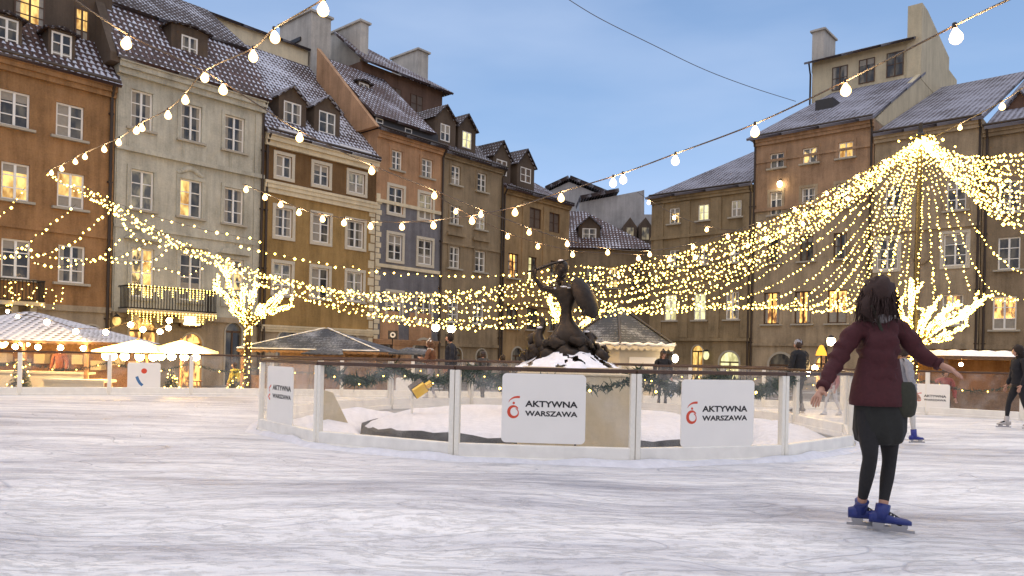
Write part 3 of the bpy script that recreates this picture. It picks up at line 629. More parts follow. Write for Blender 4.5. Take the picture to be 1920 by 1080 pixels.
b.roof([(-.1, 6.9, H + 8.3), (b.W, 6.9, H + 8.3), (b.W, 9.6, H + 9.4), (-.1, 9.6, H + 9.4)], 'tile_d')
b.dormer(532, 565, 192, 233, y=.55, depth=2.3, gable=.6, mg=.3); b.dormer(598, 629, 210, 251, y=.55, depth=2.3, gable=.6, mg=.3)
x0 = b.xz(584, 22, 7.1)[0]; x1 = b.xz(621, 30, 7.1)[0]
b.chimney(x0, x1, 7.1, 10.8, H + 5, b.xz(590, 24, 7.1)[1])
q = MB(); q.box(x0 - .1, x0 - .003, 8.2, 10.2, H + 9.2, H + 9.45); q.build('chimney_ledge', M['metal'], b.root)
# snow guards
b.pieces('roof_snow', 'snow', [(.6, 2.2, -.36, -.28, H + .2, H + .34), (4.4, 6.6, -.36, -.28, H + .2, H + .34)])
# 4 peach over blue grey
b = B4 = Bld('townhouse', 'townhouse with peach upper floor over blue-grey walls and brown roof tower', 'A', 11.15, 16.46, 14.4, ['peach', 'bluegrey', 'cream'], [(1.9, 0), (10.3, 1), (20, 0)])
b.row([(734, 754, 282, 319), (790, 811, 299, 333)], rows=3, sur='peach', sill=True)
b.row([(729, 756, 351, 401), (786, 811, 364, 411)], ['dark', 'curtain'], rows=3, sur='surround', sill=False)
b.row([(728, 754, 440, 487), (784, 810, 450, 497)], rows=3, sur='surround', sill=False)
b.row([(726, 753, 548, 597), (782, 808, 555, 603)], rows=2, sur='surround', sill=False)
x0, x1, z0, z1 = b.rect(713, 736, 634, 658); b.window(x0, x1, z0, z1, 'dark', rows=2, frame='brownframe')
b.archway(775, 812, 637, 'dark')
b.wall(); b.band(13.95, 14.4, 'peach', .3); b.band(10.15, 10.35, 'cream', .1, 'string_course'); b.band(1.8, 2.1, 'peach', .16, 'string_course'); b.band(6.35, 6.55, 'cream', .12, 'string_course')
q = MB()
for k in range(27): q.box(.02, .42 if k % 2 else .3, -.04, -.003, 2.45 + .1 + k * .32, 2.45 + .38 + k * .32)
q.build('quoin', M['cream'], b.root)
b.pieces('stucco_panel', 'peach', [(.5, 1.9, -.03, -.003, 2.62, 4.3), (2.75, 4.6, -.03, -.003, 2.62, 4.3)])
b.gutter(14.5); b.pipe(b.W - .08, 14.3)
H = b.H
# black knee wall, tile slope, verge
q = MB(); q.box(.3, b.W, .5, 8.8, H - .04, H + 1.0); q.build('attic_wall', M['metal'], b.root)
for L in (706, 760): 
    x0, x1, z0, z1 = b.rect(L, L + 13, 222 + (L - 706) * .35, 231 + (L - 706) * .35, .46); b.window(x0, x1, z0, z1, 'curtain', rows=1, cols=1, sill=False, y=.4, hole=False, fw=.05)
b.roof([(-.1, -.5, H), (b.W, -.5, H), (b.W, .5, H + .45), (-.1, .5, H + .45)], 'tile_d')
b.roof([(-.05, .2, H + .95), (b.W - .4, .2, H + .95), (b.W - .4, 5.6, H + 5.6), (-.05, 5.6, H + 5.6)], 'tile_s2' if 'tile_s2' in M else 'tile_r')
q = MB(); q.prismx([(-.3, H + .05), (5.8, H + 6.1), (5.8, H + .05)], -.35, -.06); q.build('party_wall', M['peach'], b.root)
x0 = b.xz(676, 200, 5.5)[0]; x1 = b.xz(829, 200, 5.5)[0]; zt = b.xz(829, 172, 5.5)[1]
q = MB(); q.box(x0, x1, 5.5, 10.5, H, zt); q.build('tower_wall', M['towerbrown'], b.root)
for L, Rr, T, B_ in ((730, 753, 164, 194), (770, 793, 178, 212)):
    a_ = b.rect(L, Rr, T, B_, 5.45); b.window(*a_, kind='shut', rows=2, sill=False, y=5.36, hole=False, fw=.05, frame='towerbrown')
b.roof([(x0 - .3, 4.8, zt - .1), (x1 + .5, 4.8, zt - .1), (x1 - 1.5, 8.2, zt + 2.0), (x0 - .3, 8.2, zt + 2.6)], 'tile_r')
b.roof([(x1 + .5, 4.8, zt - .1), (x1 + .5, 11, zt - .1), (x1 - 1.5, 8.2, zt + 2.0)], 'tile_d')
b.dormer(673, 692, 156, 180, y=3.3, depth=2, gable=.0, mg=.1, rf='tile_d')
x2 = b.xz(676, 60, 6.2)[0]; x3 = b.xz(691, 60, 6.2)[0]; zc = b.xz(680, 42, 6.2)[1]
b.chimney(x2, x3, 6.2, 9.8, H + 4, zc)
x2 = b.xz(784, 110, 8.5)[0]; x3 = b.xz(803, 110, 8.5)[0]; zc = b.xz(790, 96, 8.5)[1]
b.chimney(x2, x3, 8.5, 11.6, zt - 1, zc)
# 5 tan
b = B5 = Bld('townhouse', 'tan townhouse two windows wide with dark roof and paired gabled dormers', 'A', 16.49, 22.2, 14.2, ['tan'], [(20, 0)])
b.row([(846, 863, 311, 347), (895, 912, 325, 359)], rows=3, sur='tan')
b.row([(844, 862, 386, 421), (892, 910, 396, 430)], ['dark', 'curtain'], rows=3, sur='tan')
b.row([(842, 862, 462, 503), (890, 910, 471, 510)], rows=3, sur='tan')
b.row([(839, 860, 560, 604), (886, 907, 566, 608)], rows=3, sur='tan')
b.archway(893, 912, 655, 'dark'); b.archway(846, 866, 652, 'dark')
b.wall(); b.band(13.85, 14.2, 'tan', .3); b.band(1.8, 2.0, 'tan', .12, 'string_course'); b.band(8.4, 8.55, 'tan', .1, 'string_course')
for px_, py_ in ((854, 440), (901, 450)):
    x_, z_ = b.xz(px_, py_); b.pieces('window_hood', 'tan', [(x_ - .8, x_ + .8, -.18, -.003, z_ - .1, z_ + .1)])
b.gutter(14.3); b.pipe(b.W - .1, 14.1); H = b.H
b.roof([(-.1, -.5, H), (b.W, -.5, H), (b.W, 4.5, H + 3.4), (-.1, 4.5, H + 3.4)], 'tile_d')
b.dormer(826, 844, 233, 265, y=.7, depth=3, gable=.8, mg=.5, rf='tile_d'); b.dormer(867, 884, 247, 278, y=.7, depth=3, gable=.8, mg=.4, kind='litpale', rf='tile_d')
# 6 golden
b = B6 = Bld('townhouse', 'golden tan townhouse with brown shutters and one amber lit window', 'A', 22.23, 30.0, 13.0, ['gold', 'cream'], [(20, 0)])
b.row([(993, 1015, 390, 428), (1030, 1050, 400, 436)], 'shut', rows=2, sill=False, frame='brownframe')
b.row([(953, 972, 472, 516), (991, 1006, 482, 528), (1032, 1050, 492, 536)], ['amber', ('litpale', 'dark'), 'dark'], rows=3, frame='brownframe', sur=None)
b.row([(950, 971, 575, 616), (988, 1008, 578, 618), (1030, 1050, 582, 620)], rows=2, frame='brownframe')
b.archway(960, 980, 652, 'dark'); b.archway(1010, 1030, 654, 'dark')
b.wall(); b.band(12.6, 13.0, 'gold', .3); b.band(4.9, 5.1, 'gold', .12, 'string_course')
for px_ in (983, 1022):
    x_ = b.xz(px_, 450)[0]; b.pieces('pilaster', 'gold', [(x_ - .3, x_ + .3, -.08, -.003, 5.6, 12.9)])
b.gutter(13.1); b.pipe(.1, 13); H = b.H
b.roof([(-.1, -.5, H), (b.W, -.5, H), (b.W - 1, 5, H + 3.2), (-.1, 5, H + 3.2)], 'tile_r')
for L in (931, 976): b.dormer(L, L + 20, 300 + (L - 931) * .32, 328 + (L - 931) * .32, y=.2, depth=3.4, gable=1.0, mg=.35, kind='shut', rf='tile_d')

# ---- beyond the corner
b = B7 = Bld('corner_house', 'low brown house in the far corner with a red tiled hip roof', 'C', *[on('C', x_, 500)[0] for x_ in (1058, 1226)], on('C', 1140, 466)[1], ['umber'], [(20, 0)], depth=6)
b.row([(1098, 1118, 500, 540), (1140, 1160, 500, 540), (1182, 1202, 500, 540)], ['dark', 'half', 'dark'], rows=2, frame='brownframe')
b.row([(1098, 1118, 600, 640), (1140, 1160, 600, 640)], rows=2, frame='brownframe')
b.wall(); H = b.H; w_ = b.W
zr = on('C', 1083, 396, 4.5)[1] - GZ; xr = on('C', 1083, 396, 4.5)[0] - b.s0
b.roof([(-.4, -.4, H), (w_ + .3, -.4, H), (xr + .6, 4.5, zr), (-.4, 4.5, zr)], 'tile_r'); b.roof([(w_ + .3, -.4, H), (w_ + .3, 9, H), (xr + .6, 4.5, zr)], 'tile_r')
b.dormer(1092, 1118, 428, 450, y=.8, depth=2.4, gable=.7, mg=.3, kind='dark', rf='tile_b')
def far(name, label, d, poly, th, mat, roofs=(), dormers=()):
    """far block: its front outline at depth d, then its own thickness behind"""
    base = Vector((pt((poly[0][0] + poly[2][0]) / 2, 600, d).x, d, GZ)); r_ = empty(name, base, 0, label=label, cat='building')
    P = lambda px_, py_, dd: pt(px_, py_, dd) - base
    f_ = [P(x_, y_, d) for x_, y_ in poly]; m = MB(); m.prism([(p.x, p.z) for p in f_], 0, th); m.build('wall', M[mat], r_)
    for (a, c_) in roofs:
        p, q_ = P(*a, d), P(*c_, d); MB().slab([(p.x, -.4, p.z + .12), (q_.x, -.4, q_.z + .12), (q_.x, th + .3, q_.z + .12), (p.x, th + .3, p.z + .12)][::-1], .3).build('roof', M['tile_d'], r_)
    return r_, P
far('gabled_house', 'white gabled house front rising behind the far corner roofs', 74, [(1030, 430), (1030, 358), (1067, 341), (1133, 368), (1133, 430)], 7, 'limewash', [((1024, 358), (1067, 338)), ((1067, 338), (1136, 366))])
r_, P = far('firewall_house', 'white windowless firewall house between the two rows of buildings', 68, [(1086, 560), (1086, 380), (1200, 358), (1208, 356), (1208, 402), (1224, 402), (1224, 560)], 4, 'limewash', [((1088, 377), (1160, 363))])
for L in (1168, 1197):
    p0, p1 = P(L, 462, 65), P(L + 26, 425, 65); m = MB(); cx = (p0.x + p1.x) / 2
    m.prism([(p0.x, p0.z), (p0.x, p1.z), (cx, p1.z + .8), (p1.x, p1.z), (p1.x, p0.z)], -3, -.003); dd = m.build('dormer', M['darkwall'], r_)
    MB().box(cx - .3, cx + .3, -3.06, -3.003, p0.z + .6, p1.z - .1).build('window', M['curtain'], dd)

# ---- row along the right
b = B9 = Bld('townhouse', 'olive townhouse with tall pilasters and two pale lit windows, snowy hip roof', 'B', -.4, 7.28, 13.0, ['olive', 'gold'], [(20, 0)])
b.row([(1255, 1274, 389, 419), (1309, 1329, 382, 413), (1371, 1390, 377, 407)], ['half', 'litpale', 'curtain'], rows=2)
b.row([(1255, 1274, 466, 500), (1309, 1329, 464, 496), (1368, 1386, 462, 492)], rows=2)
b.row([(1246, 1268, 553, 601), (1301, 1323, 550, 599), (1361, 1385, 546, 600)], ['litpale', 'litpale', 'half'], rows=3)
b.archway(1350, 1386, 660, 'litpale'); b.archway(1298, 1318, 648, 'lit'); b.archway(1240, 1262, 652, 'dark')
b.wall(); b.band(12.5, 13.0, 'olive', .35); b.band(2.6, 2.8, 'olive', .16, 'string_course'); b.band(9.9, 10.1, 'olive', .16, 'string_course'); b.band(6.9, 7.05, 'olive', .12, 'string_course', 4.2, 7.2)
for px_ in (1233, 1282, 1340, 1400):
    x_ = b.xz(px_, 560)[0]; b.pieces('pilaster', 'olive', [(max(x_ - .38, .02), x_ + .38, -.1, -.003, 3.33, 12.95)])
b.gutter(13.1); b.pipe(b.W - .1, 13); H = b.H
y1, z1 = b.sd(0, 1350, 296); 
b.roof([(-.3, -.5, H), (b.W, -.5, H), (b.W, 7.5, H + 4.4), (4.6, 7.5, H + 4.4)], 'tile_b')
b.roof([(-.3, 16, H), (-.3, -.5, H), (4.6, 7.5, H + 4.4)], 'tile_b')
b = B10 = Bld('townhouse', 'terracotta and sand townhouse with small square attic windows and cream roof tower', 'B', 7.31, 14.77, 15.95, ['greige', 'terra', 'stone'], [(11.2, 0), (14.6, 1), (20, 1)], depth=22)
b.row([(1444, 1470, 287, 315), (1505, 1532, 276, 305), (1572, 1600, 267, 296)], ['dark', 'half', 'lit'], rows=2, sur='terra')
b.row([(1444, 1466, 357, 400), (1503, 1528, 352, 396), (1568, 1594, 346, 392)], rows=3, sur='greige')
b.row([(1438, 1462, 451, 493), (1500, 1525, 440, 490), (1563, 1588, 435, 485)], rows=2, sur='greige', frame='brownframe')
b.row([(1432, 1462, 549, 607), (1490, 1521, 546, 607), (1552, 1588, 543, 607)], 'amber', rows=2, sur='greige', frame='brownframe')
b.archway(1443, 1486, 663, 'dark'); b.archway(1530, 1560, 668, 'amber')
b.wall(); b.band(15.45, 15.95, 'terra', .35); b.band(11.1, 11.3, 'terra', .14, 'string_course'); b.band(2.3, 2.5, 'greige', .1, 'string_course'); b.band(14.3, 14.45, 'terra', .08, 'string_course')
b.gutter(16.05); b.pipe(.1, 15.9); b.pipe(b.W - .12, 15.9); H = b.H; W = b.W
zr = 22.2 - GZ
b.roof([(-.35, -.55, H), (W + .05, -.55, H), (W + .05, 11.6, zr), (1.5, 11.6, zr)], 'tile_b'); b.roof([(-.35, 12, H), (-.35, -.55, H), (1.5, 11.6, zr)], 'tile_b')
x0, x1, z0, z1 = b.rect(1537, 1570, 200, 219, 5.5)
MB().box(x0, x1, 4.6, 6.2, z0 - .6, z0 + 1.0).build('roof_hatch', M['metal'], b.root)
q = MB(); q.prismx([(-.02, H - .1), (11.6, zr + .15), (11.6, 24.6 - GZ), (22, 24.6 - GZ), (22, H - .1)], W - .32, W + .0); q.build('party_wall', M['towercream'], b.root)
ty = 10.6
tx0 = b.xz(1523, 140, ty)[0]; tz = b.xz(1747, 64, ty)[1]
q = MB(); q.box(tx0, W - .35, ty, 18, H, tz); q.build('tower_wall', M['towercream'], b.root)
for L, Rr, T, B_ in ((1560, 1589, 124, 168), (1610, 1640, 110, 155), (1662, 1694, 97, 143)):
    a_ = b.rect(L, Rr, T, B_, ty - .05); b.window(*a_, kind='dark', rows=2, sill=False, y=ty - .14, hole=False, fw=.06, frame='brownframe')
b.roof([(tx0 - .4, ty - .7, tz - .15), (W - .36, ty - .7, tz - .15), (W - .36, 14.5, tz + 1.7), (tx0 + .4, 14.5, tz + 1.7)], 'tile_d')
q = MB(); q.tube([(tx0 - .1, ty - .5, tz - .2), (tx0 - .1, ty - .1, tz - 1), (tx0 - .1, ty - .1, H)], .07); q.build('drainpipe', M['pipe'], b.root)
xc0 = b.xz(1533, 90, ty + 2)[0]; b.chimney(xc0, xc0 + .9, ty + .8, ty + 3.4, tz - .5, b.xz(1545, 68, ty + 2)[1])
zc = b.sd(W, 1735, 14)[1]
q = MB(); q.prismx([(ty - .2, tz - 3), (ty - .2, zc), (ty + 1.4, zc), (19, 25.2 - GZ + .3), (19, tz - 3)], W - .9, W + .02); ch = q.build('chimney', M['towercream'], b.root)
b = B11 = Bld('townhouse', 'grey-beige townhouse behind the light mast with large roof of snowy slate', 'B', 14.8, 20.36, 14.9, ['greige', 'stone', 'orange'], [(2.2, 2), (20, 0)], depth=17)
b.row([(1660, 1690, 345, 402), (1775, 1812, 338, 398)], rows=3, sur='greige')
b.row([(1643, 1684, 448, 506), (1769, 1813, 438, 497)], rows=3, sur='surround', sill=False)
b.row([(1655, 1690, 556, 610), (1766, 1806, 552, 610)], ['dark', 'amber'], rows=3, sur='greige')
b.archway(1700, 1745, 650, 'amber')
b.wall(); b.band(14.4, 14.9, 'greige', .35); b.band(9.0, 9.2, 'greige', .14, 'string_course'); b.band(2.2, 2.45, 'greige', .12, 'string_course')
b.gutter(15); b.pipe(b.W - .1, 14.8); H = b.H
b.roof([(-.0, -.5, H), (b.W + .1, -.5, H), (b.W + .1, 16.6, H + 7.6), (-.0, 16.6, H + 7.6)], 'tile_b')
q = MB(); x_, z_ = b.xz(1790, 455); q.ball((b.xz(1728, 475)[0], -.1, b.xz(1728, 475)[1]), .5, n=12, k=8, sc_=(1, .25, 1.3)); q.build('stucco_medallion', M['greige'], b.root)
b = B12 = Bld('townhouse', 'dark umber townhouse at the right edge with white window frames and snowy roof', 'B', 20.39, 33, 14.3, ['umber'], [(20, 0)], depth=17)
b.row([(1871, 1913, 445, 506), (1960, 2005, 438, 500)], rows=3)
b.row([(1861, 1906, 556, 618), (1955, 2000, 552, 618)], 'amber', rows=3)
b.row([(1873, 1914, 340, 398), (1962, 2005, 328, 390)], rows=3)
b.wall(); b.band(13.8, 14.3, 'umber', .35); b.band(2.2, 2.45, 'umber', .12, 'string_course'); b.pipe(.2, 14.2); b.gutter(14.4); H = b.H
b.roof([(0.1, -.5, H), (b.W, -.5, H), (b.W, 16.6, H + 8.1), (.1, 16.6, H + 8.1)], 'tile_b')
b.dormer(1893, 1930, 214, 250, y=3.2, depth=5, gable=1.0, mg=.35, rf='tile_b', wall='towerbrown')
# ---------------------------------------------------------------- ground, ice
def catmull(P, n=10):
    P = [Vector(p) for p in P]; out = []
    for i in range(len(P) - 1):
        a, b, c_, d_ = P[max(i - 1, 0)], P[i], P[i + 1], P[min(i + 2, len(P) - 1)]
        for k in range(n):
            t = k / n; out.append(.5 * ((2 * b) + (c_ - a) * t + (2 * a - 5 * b + 4 * c_ - d_) * t * t + (3 * b - a - 3 * c_ + d_) * t ** 3))
    out.append(P[-1]); return out
def resample(P, step, phase=0.):
    out = []; acc = -phase
    for i in range(len(P) - 1):
        a, b = P[i], P[i + 1]; L = (b - a).length
        if L < 1e-9: continue
        while acc <= L:
            if acc >= 0: out.append(a.lerp(b, acc / L))
            acc += step
        acc -= L
    return out
m = MB(); g = 900
m.face([(-g, -g, GZ), (g, -g, GZ), (g, g, GZ), (-g, g, GZ)]); tag(m.build('ground', M['cob']), kind='structure')
RC = Vector((.75, 14.03)); RR = 5.15
ring = [Vector((RC.x + RR * math.sin(R(8 + 24 * k)), RC.y - RR * math.cos(R(8 + 24 * k)), 0)) for k in range(15)]
outer = catmull([(-26, -8, 0), (-26, 4, 0), (-21, 13, 0), (-12.4, 19.1, 0), (-7.3, 21.0, 0), (-3, 21.8, 0), (2, 22.1, 0), (6.5, 21.2, 0), (11.0, 18.8, 0), (16, 13.5, 0), (21, 4, 0), (21, -8, 0)], 12)
# start so that one post stands at (-12.4, 19.1)
k0 = min(range(len(outer)), key=lambda i: (outer[i] - Vector((-12.4, 19.1, 0))).length)
Lc = sum((outer[i + 1] - outer[i]).length for i in range(k0)); fence = resample(outer, 2.0, -(Lc % 2.0))
edge = [Vector((p.x, p.y, 0)) for p in fence]
def hit(poly, ang, closed=True):
    d = Vector((math.sin(ang), -math.cos(ang))); best = None
    for i in range(len(poly) if closed else len(poly) - 1):
        a = poly[i].xy - RC; b = poly[(i + 1) % len(poly)].xy - RC; e_ = b - a
        det = d.x * (-e_.y) + e_.x * d.y
        if abs(det) < 1e-9: continue
        t = (a.x * (-e_.y) + e_.x * a.y) / det; u = (d.x * a.y - d.y * a.x) / det
        if t > 0 and -1e-6 <= u <= 1 + 1e-6 and (best is None or t < best): best = t
    return best
NI = 240; m = MB(); rows = []
for i in range(NI):
    a = 2 * math.pi * i / NI; r0 = hit(ring, a); r1 = hit(edge, a)
    rows.append([(RC.x + math.sin(a) * (r0 + (r1 - r0) * k / 12), RC.y - math.cos(a) * (r0 + (r1 - r0) * k / 12), 0) for k in range(13)])
for k in range(12): m.grid([[r_[k] for r_ in rows], [r_[k + 1] for r_ in rows]], 0, True, False)
m.grid([[(r_[0][0], r_[0][1], -.45) for r_ in rows], [r_[0] for r_ in rows]], 1, True, False)
m.grid([[r_[-1] for r_ in rows], [(r_[-1][0], r_[-1][1], -.5) for r_ in rows]], 1, True, False)
tag(m.build('ice', [M['ice'], M['kick']], fix=False), kind='structure')
# inside the ring: trodden snow, dark wet basin, snow heaps
m = MB(); n = 96
def wob(a): return .05 * math.sin(a * 7) + .03 * math.sin(a * 17 + 1) + .015 * math.sin(a * 41)
def lf(i, L): return L * max(0, abs(math.sin(2 * math.pi * i / n)) - .78) * 5
def rg_(r_, z, w_=1., zw=0., L=0.): return [(RC.x + (r_ + wob(2 * math.pi * i / n) * w_) * math.sin(2 * math.pi * i / n), RC.y - (r_ + wob(2 * math.pi * i / n) * w_) * math.cos(2 * math.pi * i / n), z + lf(i, L) + zw * (math.sin(i * .59) + .6 * math.sin(i * 1.7 + 1) + .4 * math.sin(i * 3.1))) for i in range(n)]
m.grid([rg_(.1, .24, 0), rg_(1.6, .22, 0, .006), rg_(2.8, .17, 1, .012), rg_(3.22, .14, 1, .014, -.1), rg_(3.36, .09, 1, .022, -.16)], 0, True, False)
m.grid([rg_(3.36, .09, 1, .022, -.16), rg_(3.40, .04, .6, 0, -.14), rg_(3.42, -.02, .6), rg_(3.46, -.30, .3)], 1, True, False)
m.grid([rg_(3.36, -.30, .3), rg_(3.75, -.10, 1, .03, .16), rg_(4.1, -.04, 1, .035, .17), rg_(4.6, -.08, 1, .03, .12), rg_(5.25, -.22, 0)], 0, True, False)
tag(m.build('fountain_basin_ground', [M['snow2'], M['darkstone']], smooth=True), kind='structure')

# ---------------------------------------------------------------- glass barriers
def obox(m, p, q, t0, t1, off, th, z0, z1, mi=0):
    d = (q - p).xy; L = d.length; d /= L; n_ = Vector((-d.y, d.x)); a = p.xy + d * t0 + n_ * off; b = q.xy - d * t1 + n_ * off
    h = n_ * th / 2; k = len(m.v)
    m.v += [(v.x, v.y, z) for z in (z0, z1) for v in (a - h, b - h, b + h, a + h)]
    for f_ in ((0, 3, 2, 1), (4, 5, 6, 7), (0, 1, 5, 4), (1, 2, 6, 5), (2, 3, 7, 6), (3, 0, 4, 7)): m.f.append(tuple(k + i for i in f_)); m.m.append(mi)
def barrier(root, V, closed, pw=.10, ht=1.11, kh=.2, railr=.03, double=False):
    n = len(V); segs = n if closed else n - 1
    for i in range(n):
        p = V[i]; a = V[(i - 1) % n] if (closed or i) else p; b = V[(i + 1) % n] if (closed or i < n - 1) else p
        t = (b - a).xy.normalized(); pa = Vector((p.x - t.x * pw / 2, p.y - t.y * pw / 2, 0)); pb = Vector((p.x + t.x * pw / 2, p.y + t.y * pw / 2, 0))
        m = MB()
        if double:
            obox(m, pa, pb, -.01, pw / 2 + .004, 0, .07, .0, ht - .035); obox(m, pa, pb, pw / 2 + .004, -.01, 0, .07, .0, ht - .035)
        else: obox(m, pa, pb, 0, 0, 0, .07, .0, ht - .035)
        m.build('post', M['post'], root, bevel=.008)
    for i in range(segs):
        p, q = V[i], V[(i + 1) % n]
        m = MB(); obox(m, p, q, pw / 2, pw / 2, 0, .10, -.05, kh); obox(m, p, q, pw / 2 - .02, pw / 2 - .02, 0, .15, -.05, .05)
        m.build('kickboard', M['kick'], root, bevel=.012)
        m = MB(); obox(m, p, q, pw / 2, pw / 2, 0, .012, kh, ht - .04); m.build('glass_panel', M['glass'], root)
        m = MB(); obox(m, p, q, 0, 0, 0, railr * 2.6, ht - .033, ht + .015); m.build('handrail', M['rail'], root, bevel=.008)
rb = empty('rink_barrier', (0, 0, 0), label='ring of glass rink panels with brown handrail around the fountain statue', cat='barrier')
barrier(rb, ring, True, .11, double=True)
ob = empty('rink_barrier', (0, 0, 0), label='outer glass rink barrier with white posts running in front of the stalls', cat='barrier')
barrier(ob, fence, False, .10)
# ridge of scraped snow at the foot of the inner ring
m = MB(); n = 180; rings_ = []
for i in range(n):
    a = 2 * math.pi * i / n; r0 = hit(ring, a) + .07; h = .05 + .018 * math.sin(a * 13) + .014 * math.sin(a * 37 + 1) + .01 * rnd.random(); wd = .16 + .04 * math.sin(a * 9)
    rings_.append([(RC.x + math.sin(a) * r_, RC.y - math.cos(a) * r_, z) for r_, z in ((r0, -.02), (r0, h), (r0 + wd * .35, h * .8), (r0 + wd * .75, h * .3), (r0 + wd, -.01))])
for i in range(n):
    A_, B_ = rings_[i], rings_[(i + 1) % n]
    for k in range(4): m.face([A_[k], B_[k], B_[k + 1], A_[k + 1]])
tag(m.build('snow_ridge', M['snow2'], smooth=True), kind='stuff', label='low ridge of scraped snow along the foot of the round glass barrier')

# ---------------------------------------------------------------- sponsor boards
def text_mesh(body, size, bold=.012):
    cu = bpy.data.curves.new('t', 'FONT'); cu.body = body; cu.size = size; cu.extrude = .0015; cu.offset = bold; cu.resolution_u = 3
    o = bpy.data.objects.new('t', cu); col.objects.link(o); dg = bpy.context.evaluated_depsgraph_get(); dg.update()
    me = bpy.data.meshes.new_from_object(o.evaluated_get(dg)); vs = [v.co.copy() for v in me.vertices]; fs = [tuple(p.vertices) for p in me.polygons]
    bpy.data.objects.remove(o); return vs, fs
def lettering(body, x0, x1, z0, z1, parent, mat='ink', bold=.01):
    vs, fs = text_mesh(body, 1.0, bold * 3); a = min(v.x for v in vs); b = max(v.x for v in vs); c_ = min(v.y for v in vs); d_ = max(v.y for v in vs)
    m = MB(); m.v = [(x0 + (v.x - a) / (b - a) * (x1 - x0), -.0165 - v.z, z0 + (v.y - c_) / (d_ - c_) * (z1 - z0)) for v in vs]; m.f = fs; m.m = [0] * len(fs)
    return m.build('lettering', M[mat], parent, fix=False)
def ribbon(m, pts, ws, y=-.0165):
    L = []; 
    for i, p in enumerate(pts):
        a, b = pts[max(i - 1, 0)], pts[min(i + 1, len(pts) - 1)]; t = Vector((b[0] - a[0], b[1] - a[1])).normalized(); nx, nz = -t.y, t.x
        L.append(((p[0] + nx * ws[i], y, p[1] + nz * ws[i]), (p[0] - nx * ws[i], y, p[1] - nz * ws[i])))
    for i in range(len(L) - 1): m.face([L[i][0], L[i + 1][0], L[i + 1][1], L[i][1]])
def rrect(w_, h, r_, n=5):
    P = []
    for cx, cz, a0 in ((w_ - r_, h - r_, 0), (r_, h - r_, 90), (r_, r_, 180), (w_ - r_, r_, 270)):
        for k in range(n + 1): a = R(a0 + 90 * k / n); P.append((cx + r_ * math.cos(a), cz + r_ * math.sin(a)))
    return P
def board(label, loc, yaw, w_, h, kind='full', thick=.012):
    r_ = empty('sponsor_board', loc, yaw, label=label, cat='sign board')
    MB().prism(rrect(w_, h, .055), -.012 - .004, -.004).build('panel', M['board'], r_)
    U = lambda u: u * w_
    V_ = lambda v: h * (1 - v)
    if kind in ('full', 'small'):
        m = MB(); c_ = (U(.145), V_(.555)); k = w_
        P, W_ = [], []
        for i in range(30):
            a = R(35 - 360 * 1.06 * i / 29 * -1); rr = k * (.062 - .0 * i) * (1 if i < 22 else 1 - .35 * (i - 22) / 8)
            P.append((c_[0] + rr * math.cos(a) * .98, c_[1] + rr * math.sin(a) * 1.05)); W_.append(k * (.006 + .013 * math.sin(math.pi * min(1, i / 24))))
        ribbon(m, P, W_)
        P = [(U(.08), V_(.42)), (U(.095), V_(.39)), (U(.12), V_(.365)), (U(.15), V_(.348)), (U(.185), V_(.342)), (U(.215), V_(.342))]
        ribbon(m, P, [k * q for q in (.002, .005, .008, .011, .013, .013)])
        cc = (U(.142), V_(.43)); m.face([(cc[0] + k * .015 * math.cos(t * .52), -.0165, cc[1] + k * .015 * math.sin(t * .52)) for t in range(12)])
        m.build('swirl_emblem', M['red'], r_, fix=False)
        lettering('AKTYWNA', U(.28), U(.905), V_(.48), V_(.39), r_); lettering('WARSZAWA', U(.28), U(.905), V_(.612), V_(.535), r_)
    elif kind == 'swoosh':
        m = MB(); ribbon(m, [(U(.28), V_(.5)), (U(.32), V_(.62)), (U(.38), V_(.74)), (U(.46), V_(.82))], [w_ * .045] * 4); m.build('swoosh_emblem', M['blueprint'], r_, fix=False)
        m = MB(); cc = (U(.50), V_(.30)); m.face([(cc[0] + w_ * .09 * math.cos(t * .52), -.0165, cc[1] + w_ * .09 * math.sin(t * .52)) for t in range(12)]); m.build('dot_emblem', M['red'], r_, fix=False)
    elif kind == 'stacked':
        lettering('AKTYWNA', U(.22), U(.93), V_(.42), V_(.33), r_); lettering('WARSZAWA', U(.22), U(.93), V_(.56), V_(.485), r_)
        m = MB(); ribbon(m, [(U(.16), V_(.34)), (U(.08), V_(.40)), (U(.1), V_(.46))], [w_ * .012] * 3); ribbon(m, [(U(.12), V_(.5)), (U(.05), V_(.55)), (U(.12), V_(.6))], [w_ * .016] * 3); m.build('swirl_emblem', M['red'], r_, fix=False)
    return r_
def on_panel(p, q, pxl, pxr, ytop, ybot, off=.02):
    """where the photo's board meets the chord plane p-q; returns loc, yaw, w, h"""
    d = (q - p).xy.normalized(); n_ = Vector((d.y, -d.x))
    def hitp(px, py):
        r_ = ray(px, py); det = r_[0] * (-d.y) + r_[1] * d.x; o = p.xy + n_ * off
        t = (o.x * (-d.y) + o.y * d.x) / det; X = Vector((r_[0] * t, r_[1] * t)); return (X - o).dot(d), CZ + r_[2] * t
    ym = (ytop + ybot) / 2; a = hitp(pxl, ym)[0]; b = hitp(pxr, ym)[0]; xm = (pxl + pxr) / 2; zt = hitp(xm, ytop)[1]; zb = hitp(xm, ybot)[1]
    o = p.xy + n_ * off + d * a
    return (o.x, o.y, zb), math.atan2(d.y, d.x), b - a, zt - zb
board('large white sponsor board with black lettering fixed to the glass before the statue', *on_panel(ring[14], ring[0], 941, 1098, 701, 831))
board('white sponsor board with red swirl on the glass panel nearest the maroon skater', *on_panel(ring[0], ring[1], 1276, 1412, 712, 837))
board('tall narrow sponsor board on the curved left end of the round glass barrier', *on_panel(ring[12], ring[13], 503, 551, 687, 795), kind='stacked')
